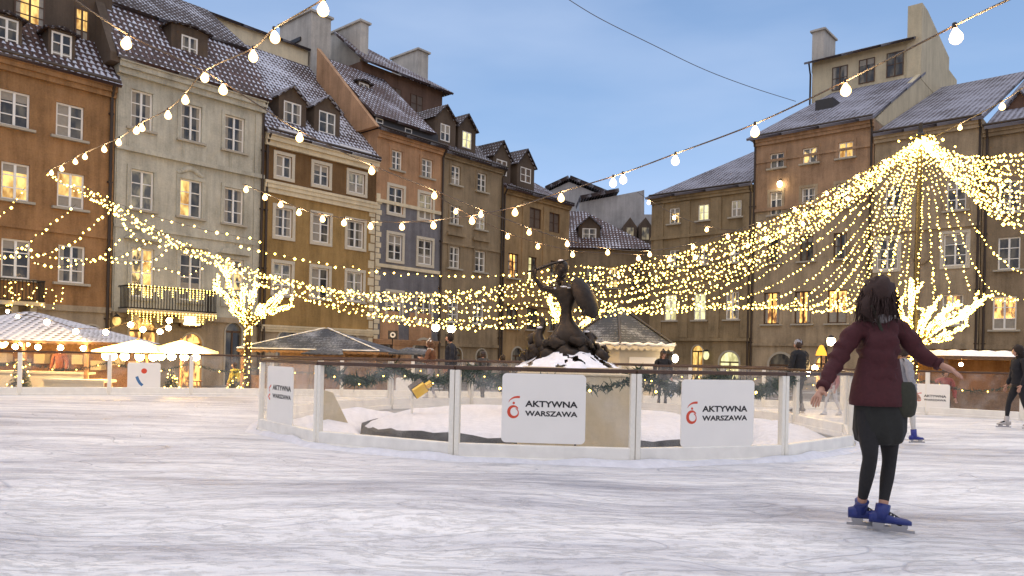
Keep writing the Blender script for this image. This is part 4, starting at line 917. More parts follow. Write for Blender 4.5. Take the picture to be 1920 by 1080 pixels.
def fence_seg(px):
    best = None
    for i in range(len(fence) - 1):
        a, b = fence[i], fence[i + 1]
        if a.y < 5 or b.y < 5: continue
        xa = a.x / a.y * F + PX; xb = b.x / b.y * F + PX
        if xa <= px <= xb: best = (a, b)
    return best
board('white board with blue swoosh on the outer glass in front of the glowing parasols', *on_panel(*fence_seg(270), 239, 301, 680, 732), kind='swoosh')
board('small white sponsor board low on the outer glass beside the skater\'s raised arm', *on_panel(*fence_seg(1748), 1714, 1781, 720, 772), kind='small')
board('white board with blue swoosh and red dot seen through the round glass barrier', *on_panel(*fence_seg(1268), 1238, 1300, 712, 762), kind='swoosh')
board('plain small white board on the outer glass seen through the round glass barrier', *on_panel(*fence_seg(760), 742, 775, 708, 738), kind='none')

# ---------------------------------------------------------------- fir garlands
def garland(label, P, dens=150, rr=.09, lamps=0):
    P = catmull(P, 8); pts = resample(P, .03); m = MB(); rr0 = random.Random(len(label) * 7 + int(P[0].x * 10))
    for p in pts:
        for _ in range(7):
            d = Vector((rr0.uniform(-1, 1), rr0.uniform(-1, 1), rr0.uniform(-1.2, .7))).normalized(); L = rr0.uniform(.5, 1.25) * rr; s_ = d.cross(Vector((rr0.uniform(-1, 1), rr0.uniform(-1, 1), rr0.uniform(-1, 1)))).normalized() * rr * .13
            c_ = p + Vector((rr0.uniform(-1, 1), rr0.uniform(-1, 1), rr0.uniform(-1, 1))) * rr * .35
            m.face([c_ - s_, c_ + s_, c_ + d * L]); 
    r_ = empty('fir_garland', tuple(P[0]), label=label, cat='garland', group='fir garlands on the rink barriers')
    m.v = [(v[0] - P[0].x, v[1] - P[0].y, v[2] - P[0].z) for v in m.v]
    m.build('fir_twigs', M['pine'], r_, fix=False)
    if lamps:
        l = MB()
        for i in range(lamps): p = pts[int((i + .5) * len(pts) / lamps)] - P[0]; l.octa((p.x, p.y - rr * .8, p.z - rr * .3), .018)
        l.build('fairy_lights', M['led'], r_, fix=False)
def swag(p, q, drop, off, bumps=1, z=1.0):
    d = (q - p).xy.normalized(); n_ = Vector((-d.y, d.x)); P = []
    for k in range(bumps * 6 + 1):
        t = k / (bumps * 6); f_ = math.sin(math.pi * ((t * bumps) % 1.0)) if t < 1 else 0
        c_ = p.xy.lerp(q.xy, t) + n_ * off; P.append((c_.x, c_.y, z - .05 - drop * f_))
    return P
gl_names = ['thick', 'bushy', 'drooping', 'ragged', 'heavy', 'dense', 'loose']
for j, k in enumerate((4, 5, 6, 7, 8, 9)):
    garland('%s fir garland on the far side of the round barrier, %s from the left' % (gl_names[j], ['sixth', 'fifth', 'fourth', 'third', 'second', 'first'][j]), swag(ring[k], ring[k + 1], .32, .12, 1, 1.0), rr=.22, lamps=3)
garland('fir garland drooping inside the glass between the two large sponsor boards', swag(ring[0], ring[1], .14, .14, 2, 1.06), rr=.10, lamps=3)
garland('fir garland behind the large sponsor board over the beige pedestal', swag(ring[14], ring[0], .12, .14, 2, 1.06), rr=.10, lamps=2)
segs = [i for i in range(len(fence) - 1) if fence[i].y > 14 and abs(fence[i].x) < 14.5]
words_ = ['first', 'second', 'third', 'fourth', 'fifth', 'sixth', 'seventh', 'eighth', 'ninth', 'tenth', 'eleventh', 'twelfth', 'thirteenth', 'fourteenth', 'fifteenth', 'sixteenth', 'seventeenth']
for j, i in enumerate(segs):
    if 4 <= j <= 8 and j % 2: continue
    garland('thin fir garland swag on the outer glass barrier, %s panel from the left' % words_[j], swag(fence[i], fence[i + 1], .22, .1, 1, .92), rr=.07, lamps=4)

# ---------------------------------------------------------------- statue on its pedestal
ped = empty('pedestal', (1.04, 14.0, -.45), R(4), label='square sandstone pedestal carrying the bronze statue and its snow', cat='pedestal')
m = MB(); m.box(-.8, .8, -.8, .8, 0, 1.45); m.build('block', M['pedestal'], ped, bevel=.02)
m = MB(); m.box(-.86, .86, -.86, .86, 1.453, 1.53); m.build('cap', M['pedestal'], ped, bevel=.02)
cb = empty('utility_cabinet', (.83, 10.15, -.12), R(3), label='plain beige cabinet inside the round barrier right behind the large sponsor board', cat='cabinet')
MB().box(-.72, .72, -.3, .3, 0, 1.13).build('body', M['pedestal'], cb, bevel=.01); MB().box(-.74, .74, -.32, .32, 1.133, 1.16).build('lid', M['pedestal'], cb, bevel=.006)
MB().box(-.012, .012, -.304, -.3005, .05, 1.08).build('door_seam', M['ink'], cb)
def skin(J, E, sub=1, root=None):
    names = list(J); idx = {k: i for i, k in enumerate(names)}
    me = bpy.data.meshes.new('s'); me.from_pydata([tuple(J[k][0]) for k in names], [(idx[a], idx[b]) for a, b in E], [])
    o = bpy.data.objects.new('s', me); col.objects.link(o); md = o.modifiers.new('k', 'SKIN'); md.use_smooth_shade = True
    for i, k in enumerate(names):
        r_ = J[k][1]; sv = me.skin_vertices[0].data[i]; sv.radius = (r_, r_) if isinstance(r_, (int, float)) else r_; sv.use_root = (k == (root or names[0]))
    if sub: s_ = o.modifiers.new('u', 'SUBSURF'); s_.levels = sub; s_.render_levels = sub
    dg = bpy.context.evaluated_depsgraph_get(); dg.update(); ev = bpy.data.meshes.new_from_object(o.evaluated_get(dg))
    vs = [v.co.copy() for v in ev.vertices]; fs = [tuple(p.vertices) for p in ev.polygons]
    bpy.data.objects.remove(o); bpy.data.meshes.remove(ev); return vs, fs
def add_mesh(m, vs, fs, mi=0):
    k = len(m.v); m.v += [tuple(v) for v in vs]
    for f_ in fs: m.f.append(tuple(k + i for i in f_)); m.m.append(mi if not callable(mi) else mi(sum((vs[i] for i in f_), Vector()) / len(f_)))
def head_mesh(m, c, h, yaw, mi_skin, mi_eye, pitch=0):
    """head of height h centred at c: skull, jaw, nose, ears, eyes, lips"""
    rot = Matrix.Rotation(yaw, 3, 'Z') @ Matrix.Rotation(pitch, 3, 'X'); rings = []; n = 16; K = 12
    for i in range(K + 1):
        a = math.pi * i / K; z = -math.cos(a); rr = max(math.sin(a), .03); row = []
        for j in range(n):
            t = 2 * math.pi * j / n; x, y = math.cos(t), math.sin(t)
            wx, wy = .36, .43
            if z < -.1: wx *= 1 + .32 * (z + .1); wy *= 1 + .12 * (z + .1)
            fy = y
            p = Vector((x * rr * wx * h, fy * rr * wy * h, z * .5 * h))
            if y > .9 and -.35 < z < .1: p.y += .085 * h * (1 - abs(z + .2) / .35 if abs(z + .2) < .35 else 0)
            row.append(c + rot @ p)
        rings.append(row)
    m.grid(rings, mi_skin)
    for s_ in (-1, 1):
        e_ = c + rot @ Vector((s_ * .14 * h, .375 * h, .02 * h)); m.ball(e_, .035 * h, mi_eye, 6, 4)
        e_ = c + rot @ Vector((s_ * .36 * h, -.02 * h, -.03 * h)); m.ball(e_, .085 * h, mi_skin, 6, 4, (.5, .6, 1.2))
    e_ = c + rot @ Vector((0, .39 * h, -.25 * h)); m.ball(e_, .05 * h, mi_eye + 1, 6, 4, (1.7, .5, .5))
st = empty('mermaid_statue', (1.04, 14.0, 1.08), 0, label='dark bronze figure rising from waves with raised sword and round shield, dusted with snow', cat='statue')
SB = Vector((1.04, 14.0, 1.08))
P = lambda px, py, dy=0.: pt(px, py, 14.0 + dy) - SB
J = {'hip': (P(1062, 622), .17), 'waist': (P(1062, 585), .115), 'chest': (P(1062, 553), .16), 'neckb': (P(1060, 535), .07), 'neck': (P(1056, 524), .05),
     'sl': (P(1040, 545, -.03), .075), 'el': (P(1015, 540, -.1), .05), 'wl': (P(1002, 520, -.15), .04), 'hl': (P(1003, 505, -.15), .045),
     'sr': (P(1083, 545, -.03), .075), 'er': (P(1100, 568, -.2), .05), 'wr': (P(1092, 592, -.3), .04),
     't1': (P(1046, 642, -.1), .2), 't2': (P(1015, 652, -.1), .15), 't3': (P(1008, 628, 0), .11), 't4': (P(1020, 608, .05), .07), 't5': (P(1012, 592, .1), .04),
     't6': (P(1088, 640, -.1), .19), 't7': (P(1112, 648, -.1), .12), 't8': (P(1100, 620, 0), .07)}
E = [('hip', 'waist'), ('waist', 'chest'), ('chest', 'neckb'), ('neckb', 'neck'), ('chest', 'sl'), ('sl', 'el'), ('el', 'wl'), ('wl', 'hl'), ('chest', 'sr'), ('sr', 'er'), ('er', 'wr'),
     ('hip', 't1'), ('t1', 't2'), ('t2', 't3'), ('t3', 't4'), ('t4', 't5'), ('hip', 't6'), ('t6', 't7'), ('t7', 't8')]
m = MB(); vs, fs = skin(J, E, 2); add_mesh(m, vs, fs); head_mesh(m, P(1052, 506), .27, R(170), 0, 0); m.m = [0] * len(m.m)
m.build('figure', M['bronze'], st, smooth=True, fix=False)
m = MB(); c_ = P(1050, 505); m.ball(c_ + Vector((.02, .05, .03)), .15, n=12, k=8, sc_=(1, 1.1, 1)); 
for k in range(7): m.ball(c_ + Vector((.03 + .03 * math.sin(k), .12, -.02 - k * .035)), .075, n=8, k=5)
m.build('hair', M['bronze'], st, smooth=True)
m = MB(); a_, b_ = P(1003, 506, -.15), P(1066, 487, -.1); m.tube([a_ + (a_ - b_) * .25, a_], [.022, .022], 6); m.tube([a_, a_.lerp(b_, .5) + Vector((0, 0, .02)), b_], [.03, .028, .008], 4); m.tube([a_ + Vector((0, 0, .09)), a_ - Vector((0, 0, .09))], .02, 6); m.build('sword', M['bronze'], st)
sh = MB(); cs = P(1098, 558, -.18); nrm = Vector((.55, -.8, .25)).normalized(); u_ = Vector((.45, .15, -.9)).normalized(); u_ = (u_ - nrm * u_.dot(nrm)).normalized(); v_ = nrm.cross(u_)
rg = [[cs + nrm * (.09 * (1 - q * q)) + (u_ * math.cos(t * .3927) * .42 + v_ * math.sin(t * .3927) * .24) * q for t in range(16)] for q in (.05, .4, .75, .95, 1)] + [[cs - nrm * .03 + (u_ * math.cos(t * .3927) * .42 + v_ * math.sin(t * .3927) * .24) for t in range(16)]]
sh.grid(rg); sh.build('shield', M['bronze'], st, smooth=True)
m = MB(); q_ = random.Random(3)      # bronze waves and rocks the figure rises from
for px_, py_, r_, dy in ((1008, 660, .19, 0), (1030, 668, .17, -.2), (1062, 665, .22, -.25), (1092, 662, .2, -.1), (1112, 658, .17, .1), (990, 666, .12, .1), (1045, 645, .16, -.2), (1080, 640, .15, -.2), (1126, 668, .13, -.1), (1000, 636, .13, .1), (1106, 634, .12, 0)):
    c_ = P(px_, py_, dy); vs = len(m.v); m.ball(c_, r_, n=12, k=8, sc_=(q_.uniform(.9, 1.3), 1, q_.uniform(.8, 1.1)))
    for i in range(vs, len(m.v)):
        v = Vector(m.v[i]); f_ = 1 + .22 * math.sin(v.x * 31 + v.z * 17) * math.sin(v.z * 29 + v.x * 11); m.v[i] = tuple(c_ + (v - c_) * f_)
for s_, a0 in ((-1, 995), (1, 1128)):     # curling wave crests
    for k in range(3):
        p0 = P(a0 - s_ * k * 14, 672 - k * 4, -.1 * k); m.tube([p0, p0 + Vector((s_ * .1, 0, .12)), p0 + Vector((s_ * .05, 0, .22)), p0 + Vector((-s_ * .04, 0, .2))], [.08, .06, .045, .02], 8)
m.build('wave_base', M['bronze'], st, smooth=True)
from mathutils import noise as mnoise
m = MB()          # snow lying on the base, in drifts and streaks
n = 70
def hz(x, y): 
    r2 = math.hypot(x / .95, y / .9); return max(0, 1 - r2 ** 1.6) * .36 - .05 * min(1, r2) + .03 * math.sin(x * 14 + y * 5) * math.sin(y * 11)
for i in range(n):
    for j in range(n):
        x0, x1 = -.97 + 1.94 * i / n, -.97 + 1.94 * (i + 1) / n; y0, y1 = -.9 + 1.8 * j / n, -.9 + 1.8 * (j + 1) / n
        an_ = math.atan2(y0, x0); ra_ = math.hypot(x0, y0)
        if mnoise.noise(Vector((math.cos(an_) * 3.2, math.sin(an_) * 3.2, ra_ * 2.4))) + .5 * mnoise.noise(Vector((x0 * 9, y0 * 9, 3))) > .26: continue
        m.face([(x, y, .02 + hz(x, y)) for x, y in ((x0, y0), (x1, y0), (x1, y1), (x0, y1))])
m.build('snow_cover', M['snow'], st, smooth=True)
m = MB()
for px_, py_, sx in ((1058, 538, .16), (1078, 541, .08), (1040, 541, .07), (1052, 489, .1), (1012, 614, .09), (1100, 622, .1), (1066, 540, .12), (1090, 612, .06)):
    m = MB(); m.ball(P(px_, py_, -.04), .045, n=10, k=5, sc_=(sx / .045 * .6, 1.6, .5)); m.build('snow_cap', M['snow'], st, smooth=True)
# yellow lamp on a thin stand, beige panel standing inside the ring
fl = empty('floodlight', tuple(pt(772, 790, 13.6)), 0, label='yellow box lamp with flaps on a thin pole inside the round barrier', cat='floodlight')
z_ = pt(772, 730, 13.6).z - fl.location.z
m = MB(); m.tube([(0, 0, -.05), (0, 0, z_)], .022, 8)
for a in range(3): m.tube([(0, 0, .12), (.2 * math.cos(a * 2.1), .2 * math.sin(a * 2.1), -.06)], .014, 6)
m.build('stand', M['post'], fl)
m = MB(); m.box(-.13, .13, -.09, .09, -.11, .11); h_ = m.build('housing', M['metal'], fl); h_.location = (.1, 0, z_ + .02); h_.rotation_euler = (R(20), R(-35), R(15))
m = MB(); m.box(-.12, .12, -.13, -.092, -.1, .1); h2 = m.build('lamp_front', M['yellow'], h_)
m = MB(); m.box(.125, .22, -.2, -.1, -.02, .0); m.box(.125, .24, -.2, -.1, .04, .06); m.box(-.11, .11, -.2, -.132, .1, .115); m.build('flap', M['yellow'], h_)
pnl = empty('leaning_board', tuple(pt(612, 795, 12.6)), R(20), label='grey tapered board leaning inside the left part of the round barrier', cat='panel')
m = MB(); m.prism([(-.12, 0), (.36, .0), (.1, .52), (-.1, .58)], 0, .03); m.build('panel', M['pedestal'], pnl); m = MB(); m.tube([(-.02, .04, .3), (-.05, .1, .7)], .016, 6); m.build('support_stick', M['wood'], pnl)
# ---------------------------------------------------------------- festoon strings with big bulbs
bm_ = MB(); bm_.lathe([(.012, -.005), (.022, -.035), (.03, -.05), (.052, -.085), (.068, -.125), (.064, -.16), (.04, -.19), (.008, -.205)], n=14)
BULB = None
def festoon(label, P, bulbs, r=.011, ends=True, sz=1.0):
    """P: (px,py,depth) along the cable, bulbs: pixel columns"""
    global BULB
    W = catmull([pt(*p) for p in P], 14); base = W[0].copy()
    r_ = empty('festoon_light_string', base, label=label, cat='string lights')
    MB().tube([p - base for p in W], r, 4).build('cable', M['wire'], r_)
    for k in range(len(bulbs)):
        bx, bz = bulbs[k] if isinstance(bulbs[k], tuple) else (bulbs[k], 1.)
        best = None
        for i in range(len(W) - 1):
            a, b = W[i], W[i + 1]; xa = a.x / a.y; xb = b.x / b.y; t_ = None
            za = lambda w_: PX + F * (w_.x / w_.y) * 1.0 - ROLL * F * 0 
            # account for roll: project
            def proj(w_): X, Z = w_.x / w_.y, (w_.z - CZ) / w_.y; return PX + F * (X * cr + Z * sr)
            pa, pb = proj(a), proj(b)
            if min(pa, pb) <= bx <= max(pa, pb): best = a.lerp(b, (bx - pa) / (pb - pa + 1e-9)); break
        if best is None: continue
        if BULB is None:
            o = bm_.build('bulb', M['envelope'], r_, smooth=True); BULB = o; fl_ = MB().ball((0, 0, -.122), .044, n=10, k=8, sc_=(.8, .8, 1.15)).build('filament', M['bulb'], o, smooth=True)
            s_ = MB().lathe([(.02, .03), (.024, .02), (.024, -.03), (.018, -.035)], n=8).build('socket', M['socket'], o)
        else:
            o = BULB.copy(); col.objects.link(o); o.parent = r_
            for nm in ('socket', 'filament'): s_ = bpy.data.objects[nm].copy(); col.objects.link(s_); s_.parent = o
        o.location = best - base; o.rotation_euler = (rnd.uniform(-.12, .12), rnd.uniform(-.12, .12), rnd.uniform(0, 6)); o.scale = (bz * sz,) * 3
festoon('long festoon string from the top left over the pale and ochre townhouses to the mast', [(120, -14, 7.6), (246, 68, 8.6), (387, 136, 9.8), (500, 207, 11), (563, 246, 11.8), (697, 310, 13.4), (810, 355, 15), (900, 392, 16.4), (1000, 430, 17.6), (1065, 450, 18.5), (1140, 466, 19.5), (1218, 470, 20.5), (1300, 456, 21.5), (1400, 425, 22.5), (1500, 382, 23.8), (1610, 325, 25), (1724, 262, 26)],
        [240, 418, 563, 696, 815, 902, 992, 1063, 1140, 1218, 1300, 1365, 1424, 1490, 1550, 1608, 1660], sz=.85)
festoon('festoon string falling from the top edge beside the tall chimney down to the orange townhouse', [(640, -32, 6.5), (607, -2, 7), (514, 54, 8.2), (475, 90, 8.9), (386, 132, 10.2), (348, 175, 11.2), (315, 205, 12.2), (262, 232, 13.6), (224, 258, 14.8), (160, 286, 17), (115, 309, 18.6), (85, 322, 20)],
        [607, 514, 475, 386, 348, 315, (266, 1), 257, 224, 195, 160, 141, 115, 97], sz=.8)
festoon('festoon string rising across the sky from the ochre townhouse to the top right corner', [(455, 345, 18), (497, 362, 17.6), (561, 390, 17), (604, 402, 16.6), (646, 409, 16.2), (695, 415, 15.8), (753, 416, 15.4), (812, 413, 15), (884, 404, 14.4), (966, 388, 13.8), (1052, 360, 13), (1158, 328, 12), (1267, 288, 11), (1416, 232, 9.8), (1585, 152, 8.4), (1790, 48, 6.8), (1900, -5, 6)],
        [461, 497, 527, 561, 604, 646, 695, 753, 812, 884, 966, 1052, 1150, 1168, 1267, 1416, 1585, 1790], sz=.85)
festoon('low festoon string hanging level in front of the golden townhouse and the statue', [(800, 352, 22), (860, 392, 22), (951, 436, 22), (1009, 455, 22), (1073, 470, 22), (1135, 474, 22), (1197, 477, 22), (1255, 479, 22.5), (1303, 476, 23), (1400, 455, 24), (1470, 428, 24.6), (1560, 385, 25.2), (1720, 285, 26)],
        [855, 884, 951, 1009, 1073, 1197, 1255, 1303, 1403, 1438, 1470, 1505, 1548, 1590, 1632], sz=.95)
festoon('short festoon string running from the far corner roofs past the olive townhouse', [(1195, 360, 34), (1216, 374, 33), (1265, 402, 31), (1325, 424, 29), (1400, 430, 27.5), (1500, 400, 27), (1610, 350, 26.5), (1722, 290, 26)],
        [1216, 1265, 1325, 1510, 1618, 1650], sz=1.1)
festoon('festoon string coming down from the top right past the snowy roof to the mast', [(1990, 120, 11), (1925, 160, 13), (1879, 190, 15), (1800, 232, 20), (1728, 268, 26)], [1945, 1879, 1800], sz=.85)
ow = [pt(*p) for p in ((1040, -18, 30), (1120, 32, 32), (1220, 82, 34), (1320, 130, 37), (1410, 164, 40), (1492, 190, 46))]
ow = catmull(ow, 8); tag(MB().tube([p - ow[0] for p in ow], .018, 4).build('overhead_cable', M['wire']), 'thin dark cable crossing the open sky towards the terracotta house', 'cable').location = ow[0]

# ---------------------------------------------------------------- fairy light strands
rl = random.Random(11)
def fairy(P, label, group=None, world=False, step=.15, r=.03, jit=.02, wire=True, mat='led', big=0.):
    W = catmull(P if world else [pt(*p) for p in P], 10); base = W[0].copy()
    r_ = empty('fairy_light_strand', base, label=label, cat='fairy lights', group=group)
    if wire: MB().tube([p - base for p in W], .006, 3, caps=False).build('wire', M['wire'], r_)
    m = MB()
    for p in resample(W, step, rl.random() * step):
        q_ = p - base + Vector((rl.gauss(0, jit), rl.gauss(0, jit), rl.gauss(0, jit) - .02)); rr = r * rl.uniform(.5, 1.45)
        if big and rl.random() < big: rr *= 1.5
        m.octa(q_, rr)
    tag(m.build('lights', M[mat], r_, fix=False), kind='stuff'); return r_
TOP = pt(1726, 258, 26)
# the dense sagging garland: strands from the left hub to the mast
HUB = pt(150, 352, 20.5)
G1 = 'strands of the dense garland sagging across the square'
N1 = 13
for i in range(N1):
    k = i / (N1 - 1); sag = 3.55 + rl.uniform(-.06, .06); bow = rl.uniform(-.8, 1.0); P = []
    t0 = 0 if i in (0, 3, 6, 9, 12) else .07 + .022 * i; st_ = HUB + Vector((rl.uniform(-.3, .3), 0, rl.uniform(-.12, .12)))
    u1 = 1.0
    for j in range(15):
        t = t0 + (1 - t0) * j / 14; q_ = st_.lerp(TOP, t); s4 = 4 * t * (1 - t)
        # weight the sag towards the middle left so that the low point lies by the statue
        g_ = min(1, t / .5) ** 1.4; q_.z -= (sag + 1.5 * k * g_) * s4 * (1 + (1.0 * (.5 - t) if t < .5 else .22 * (t - .5))); q_.y += bow * s4 * g_; P.append(q_)
    fairy(P, 'fairy light strand in the thick garland sagging across the square to the mast', G1, True, step=.17, r=.026, jit=.03, big=.08)
# separate single strands left of it
fairy([(440, 458, 21), (480, 468, 21), (560, 485, 21.5), (640, 499, 22), (740, 512, 22), (830, 517, 22.5), (940, 516, 23), (1040, 505, 24)], 'single fairy light strand running level above the thick garland over the ochre house', step=.24, r=.032)
fairy([(210, 378, 20), (290, 405, 20), (380, 430, 20), (430, 440, 20.5), (490, 452, 21)], 'short fairy strand on the pale house just above the thick garland', step=.3, r=.035)
fairy([(-20, 412, 20), (10, 395, 20), (30, 374, 20), (48, 350, 20)], 'fairy strand climbing at the left edge under the lit window of the orange house', step=.17)
fairy([(142, 384, 20), (120, 402, 20), (95, 422, 20), (62, 448, 20), (38, 468, 20), (0, 486, 20), (-30, 492, 20)], 'fairy strand slanting from the second lit window down across the orange house', step=.17)
fairy([(215, 392, 20), (190, 408, 20), (160, 435, 20), (130, 458, 20), (85, 474, 20), (40, 482, 20), (-10, 480, 20)], 'fairy strand slanting from the drainpipe down over the white framed window of the orange house', step=.17)
fairy([(225, 450, 20), (205, 470, 20), (180, 483, 20), (150, 488, 20), (110, 484, 20), (60, 470, 20), (30, 464, 20)], 'fairy strand dipping under the lower windows beside the drainpipe', step=.17)
fairy([(285, 450, 20), (262, 464, 20), (240, 474, 20), (215, 484, 20), (190, 487, 20), (160, 492, 20), (110, 498, 20), (60, 490, 20)], 'lowest fairy strand drooping across the orange and pale houses', step=.17)
fairy([(320, 463, 20), (300, 478, 20), (272, 490, 20), (240, 492, 20), (210, 489, 20), (180, 480, 20)], 'fairy strand crossing the balcony window of the pale house', step=.17)
fairy([(385, 495, 20.5), (368, 508, 20.5), (345, 514, 20.5), (315, 505, 20.5), (290, 503, 20.5), (260, 512, 20.5)], 'short drooping fairy strand right above the iron balcony', step=.17)
fairy([(255, 440, 20), (235, 425, 20), (222, 402, 20), (205, 388, 20), (165, 368, 20), (120, 345, 20), (90, 325, 20)], 'fairy strand linking the festoon end to the thick garland at the drainpipe', step=.1, r=.03)
fairy([(440, 488, 21), (405, 480, 21), (360, 470, 21), (310, 462, 21), (270, 452, 21), (240, 440, 21)], 'loose fairy strand over the stone pediments of the pale house', step=.2)
# strands dropping from the mast
C_ = [([(1640, 320), (1480, 430), (1330, 508), (1200, 545), (1090, 553)], 'lowest long strand from the mast towards the statue'),
      ([(1650, 330), (1520, 440), (1390, 520), (1270, 566), (1150, 580), (1060, 560)], 'strand from the mast sweeping low over the pointed kiosk'),
      ([(1655, 335), (1560, 430), (1440, 510), (1330, 562), (1215, 583), (1130, 570)], 'strand from the mast ending over the kiosk roof tip'),
      ([(1662, 340), (1590, 425), (1490, 510), (1400, 556), (1290, 582), (1190, 586)], 'strand from the mast crossing the olive house'),
      ([(1668, 345), (1610, 430), (1530, 515), (1445, 562), (1360, 576), (1270, 572)], 'strand from the mast across the drainpipe of the olive house'),
      ([(1674, 350), (1625, 430), (1560, 515), (1490, 565), (1410, 577), (1330, 566)], 'strand from the mast to the first amber window'),
      ([(1680, 355), (1640, 440), (1590, 520), (1530, 572), (1470, 578), (1410, 566)], 'strand from the mast to the second amber window'),
      ([(1684, 350), (1655, 440), (1620, 520), (1580, 568), (1530, 583), (1490, 560)], 'strand from the mast to the third amber window'),
      ([(1690, 360), (1672, 440), (1650, 510), (1622, 555), (1590, 582), (1560, 570)], 'strand from the mast above the skater\'s hair'),
      ([(1696, 360), (1686, 440), (1672, 500), (1655, 540)], 'strand falling steeply just left of the skater\'s head'),
      ([(1702, 360), (1698, 440), (1690, 510), (1680, 566)], 'strand falling straight beside the mast over the skater\'s shoulder'),
      ([(1708, 360), (1706, 450), (1700, 520), (1696, 575)], 'strand falling close against the left of the mast'),
      ([(1738, 340), (1742, 420), (1748, 500), (1752, 570)], 'strand falling close against the right of the mast'),
      ([(1746, 330), (1758, 410), (1770, 490), (1784, 560)], 'strand falling right of the mast into the glowing tree'),
      ([(1752, 325), (1776, 400), (1800, 480), (1822, 550)], 'strand falling between mast and drainpipe'),
      ([(1760, 325), (1790, 400), (1816, 470), (1850, 535), (1905, 560)], 'strand swinging from the mast to the right edge lower window'),
      ([(1770, 325), (1812, 400), (1850, 455), (1890, 495), (1935, 520)], 'strand swinging over the white framed window at the right edge'),
      ([(1644, 318), (1540, 392), (1425, 450), (1300, 500), (1190, 528), (1100, 520)], 'upper strand from the mast towards the far corner'),
      ([(1640, 312), (1500, 388), (1380, 440), (1260, 478), (1160, 500), (1075, 498)], 'topmost strand from the mast towards the far corner'),
      ([(1730, 350), (1728, 430), (1722, 500), (1718, 580)], 'strand wound straight down the mast itself')]
for P, lb in C_:
    q_ = [tuple(TOP)] + [tuple(pt(x, y, 25.6 - .5 * i + .4 * ((x * 7) % 3))) for i, (x, y) in enumerate(P)]
    fairy(q_, 'fairy light ' + lb, None, True, step=.16, r=.028, jit=.02)
for i in range(6):    # twin strands thickening the fan left of the mast
    x_ = 1625 + i * 11; q_ = [tuple(TOP), tuple(pt(x_ + 38, 345, 25.5)), tuple(pt(x_ + 6, 430, 25)), tuple(pt(x_ - 55 + i * 8, 520, 24.6)), tuple(pt(x_ - 110 + i * 16, 566, 24.2)), tuple(pt(x_ - 170 + i * 20, 572, 24))]
    fairy(q_, 'inner strand of the fan of fairy lights between the mast and the amber windows', 'inner fan strands left of the mast', True, step=.16, r=.027)
G2 = 'strands of the bright band fanning right from the mast'
for i in range(15):
    k = i / 14; P = [tuple(TOP + Vector((rl.uniform(-.1, .1), 0, rl.uniform(-.15, .15))))]
    y1 = 262 + 165 * k
    for t, x in ((.25, 1775), (.5, 1830), (.8, 1895), (1, 1960)):
        yy = 262 + (y1 - 262) * t + 22 * math.sin(math.pi * t) + 20 * t
        P.append(tuple(pt(x, yy, 26 - 6 * t + rl.uniform(-.6, .6))))
    fairy(P, 'fairy light strand in the bright band fanning from the mast to the right edge', G2, True, step=.13, r=.028, jit=.03, big=.1)
G3 = 'swags of fairy lights looped between strand ends'
for P, lb in (([(1060, 548), (1120, 562), (1180, 580), (1250, 584), (1310, 576)], 'looped fairy swag above the kiosk roof'), ([(1310, 574), (1400, 578), (1470, 574), (1500, 568)], 'looped fairy swag over the third pale window'), ([(1490, 560), (1520, 580), (1545, 584), (1575, 570), (1590, 555)], 'looped fairy swag between two amber windows'), ([(1560, 560), (1585, 584), (1610, 578), (1640, 556)], 'looped fairy swag beside the skater\'s hair'), ([(1830, 545), (1860, 560), (1900, 563), (1940, 556)], 'looped fairy swag over the amber window at the right edge')):
    fairy([(x, y, 24) for x, y in P], lb, None, step=.15, r=.028)
# bright knot where all strands meet
mast = empty('light_mast', (pt(1714, 700, 26).x, 26, GZ), label='tall dark steel mast holding the fan of fairy lights on the right', cat='mast')
zt = TOP.z - GZ + .5; dx = TOP.x - mast.location.x
m = MB(); m.tube([(0, 0, 0), (dx * .5, 0, zt * .5), (dx, 0, zt)], [.12, .1, .07], 10); m.build('shaft', M['pole'], mast)
m = MB(); m.tube([(dx - .45, 0, zt - .5), (dx + .45, 0, zt - .5)], .04, 6); m.tube([(dx, -.45, zt - .5), (dx, .45, zt - .5)], .04, 6); m.lathe([(.16, -.1), (.16, .1), (.05, .2)], (dx, 0, zt - .5), 12); m.build('crown_bracket', M['pole'], mast)
m = MB()
for i in range(120):
    a = rl.uniform(0, 6.28); rr = abs(rl.gauss(0, .35)); m.octa((dx + rr * math.cos(a), rr * math.sin(a), zt - .5 - abs(rl.gauss(0, .35))), rl.uniform(.03, .06))
tag(m.build('light_cluster', M['led_hot'], mast, fix=False), kind='stuff')
m = MB(); m.box(-.35, .35, -.35, .35, 0, .5); m.build('footing', M['stone'], mast, bevel=.03)
# icicle lights on the long balcony
x0, x1, z0, z1, out = bal2
ic = empty('icicle_lights', B2.root.matrix_basis @ Vector((x0, -out - .04, z1)), B2.root.rotation_euler.z, label='icicle light curtain hanging on the long iron balcony of the pale house', cat='fairy lights')
m = MB()
x = 0
while x < x1 - x0:
    L = rl.choice((.15, .3, .45, .6))
    for zz, kk in ((0, L), (z0 - z1 - .12, L * .9)):
        y = 0
        while y < kk: m.octa((x + rl.uniform(-.015, .015), -.02, zz - y), .024); y += .1
    x += .16
tag(m.build('lights', M['led'], ic, fix=False), kind='stuff'); MB().tube([(0, 0, 0), (x1 - x0, 0, 0)], .01, 4).build('wire', M['wire'], ic)
ic2 = empty('icicle_lights', on_floor(0, 735) * 0 + (B1.root.matrix_basis @ Vector((B1.xz(0, 540, -.95)[0], -.98, B1.xz(40, 530, -.95)[1]))), B1.root.rotation_euler.z, label='sparse icicle lights on the small balcony of the orange house', cat='fairy lights')
m = MB()
for i in range(46): m.octa((rl.uniform(0, 2.4), 0, -rl.uniform(0, .95)), .026)
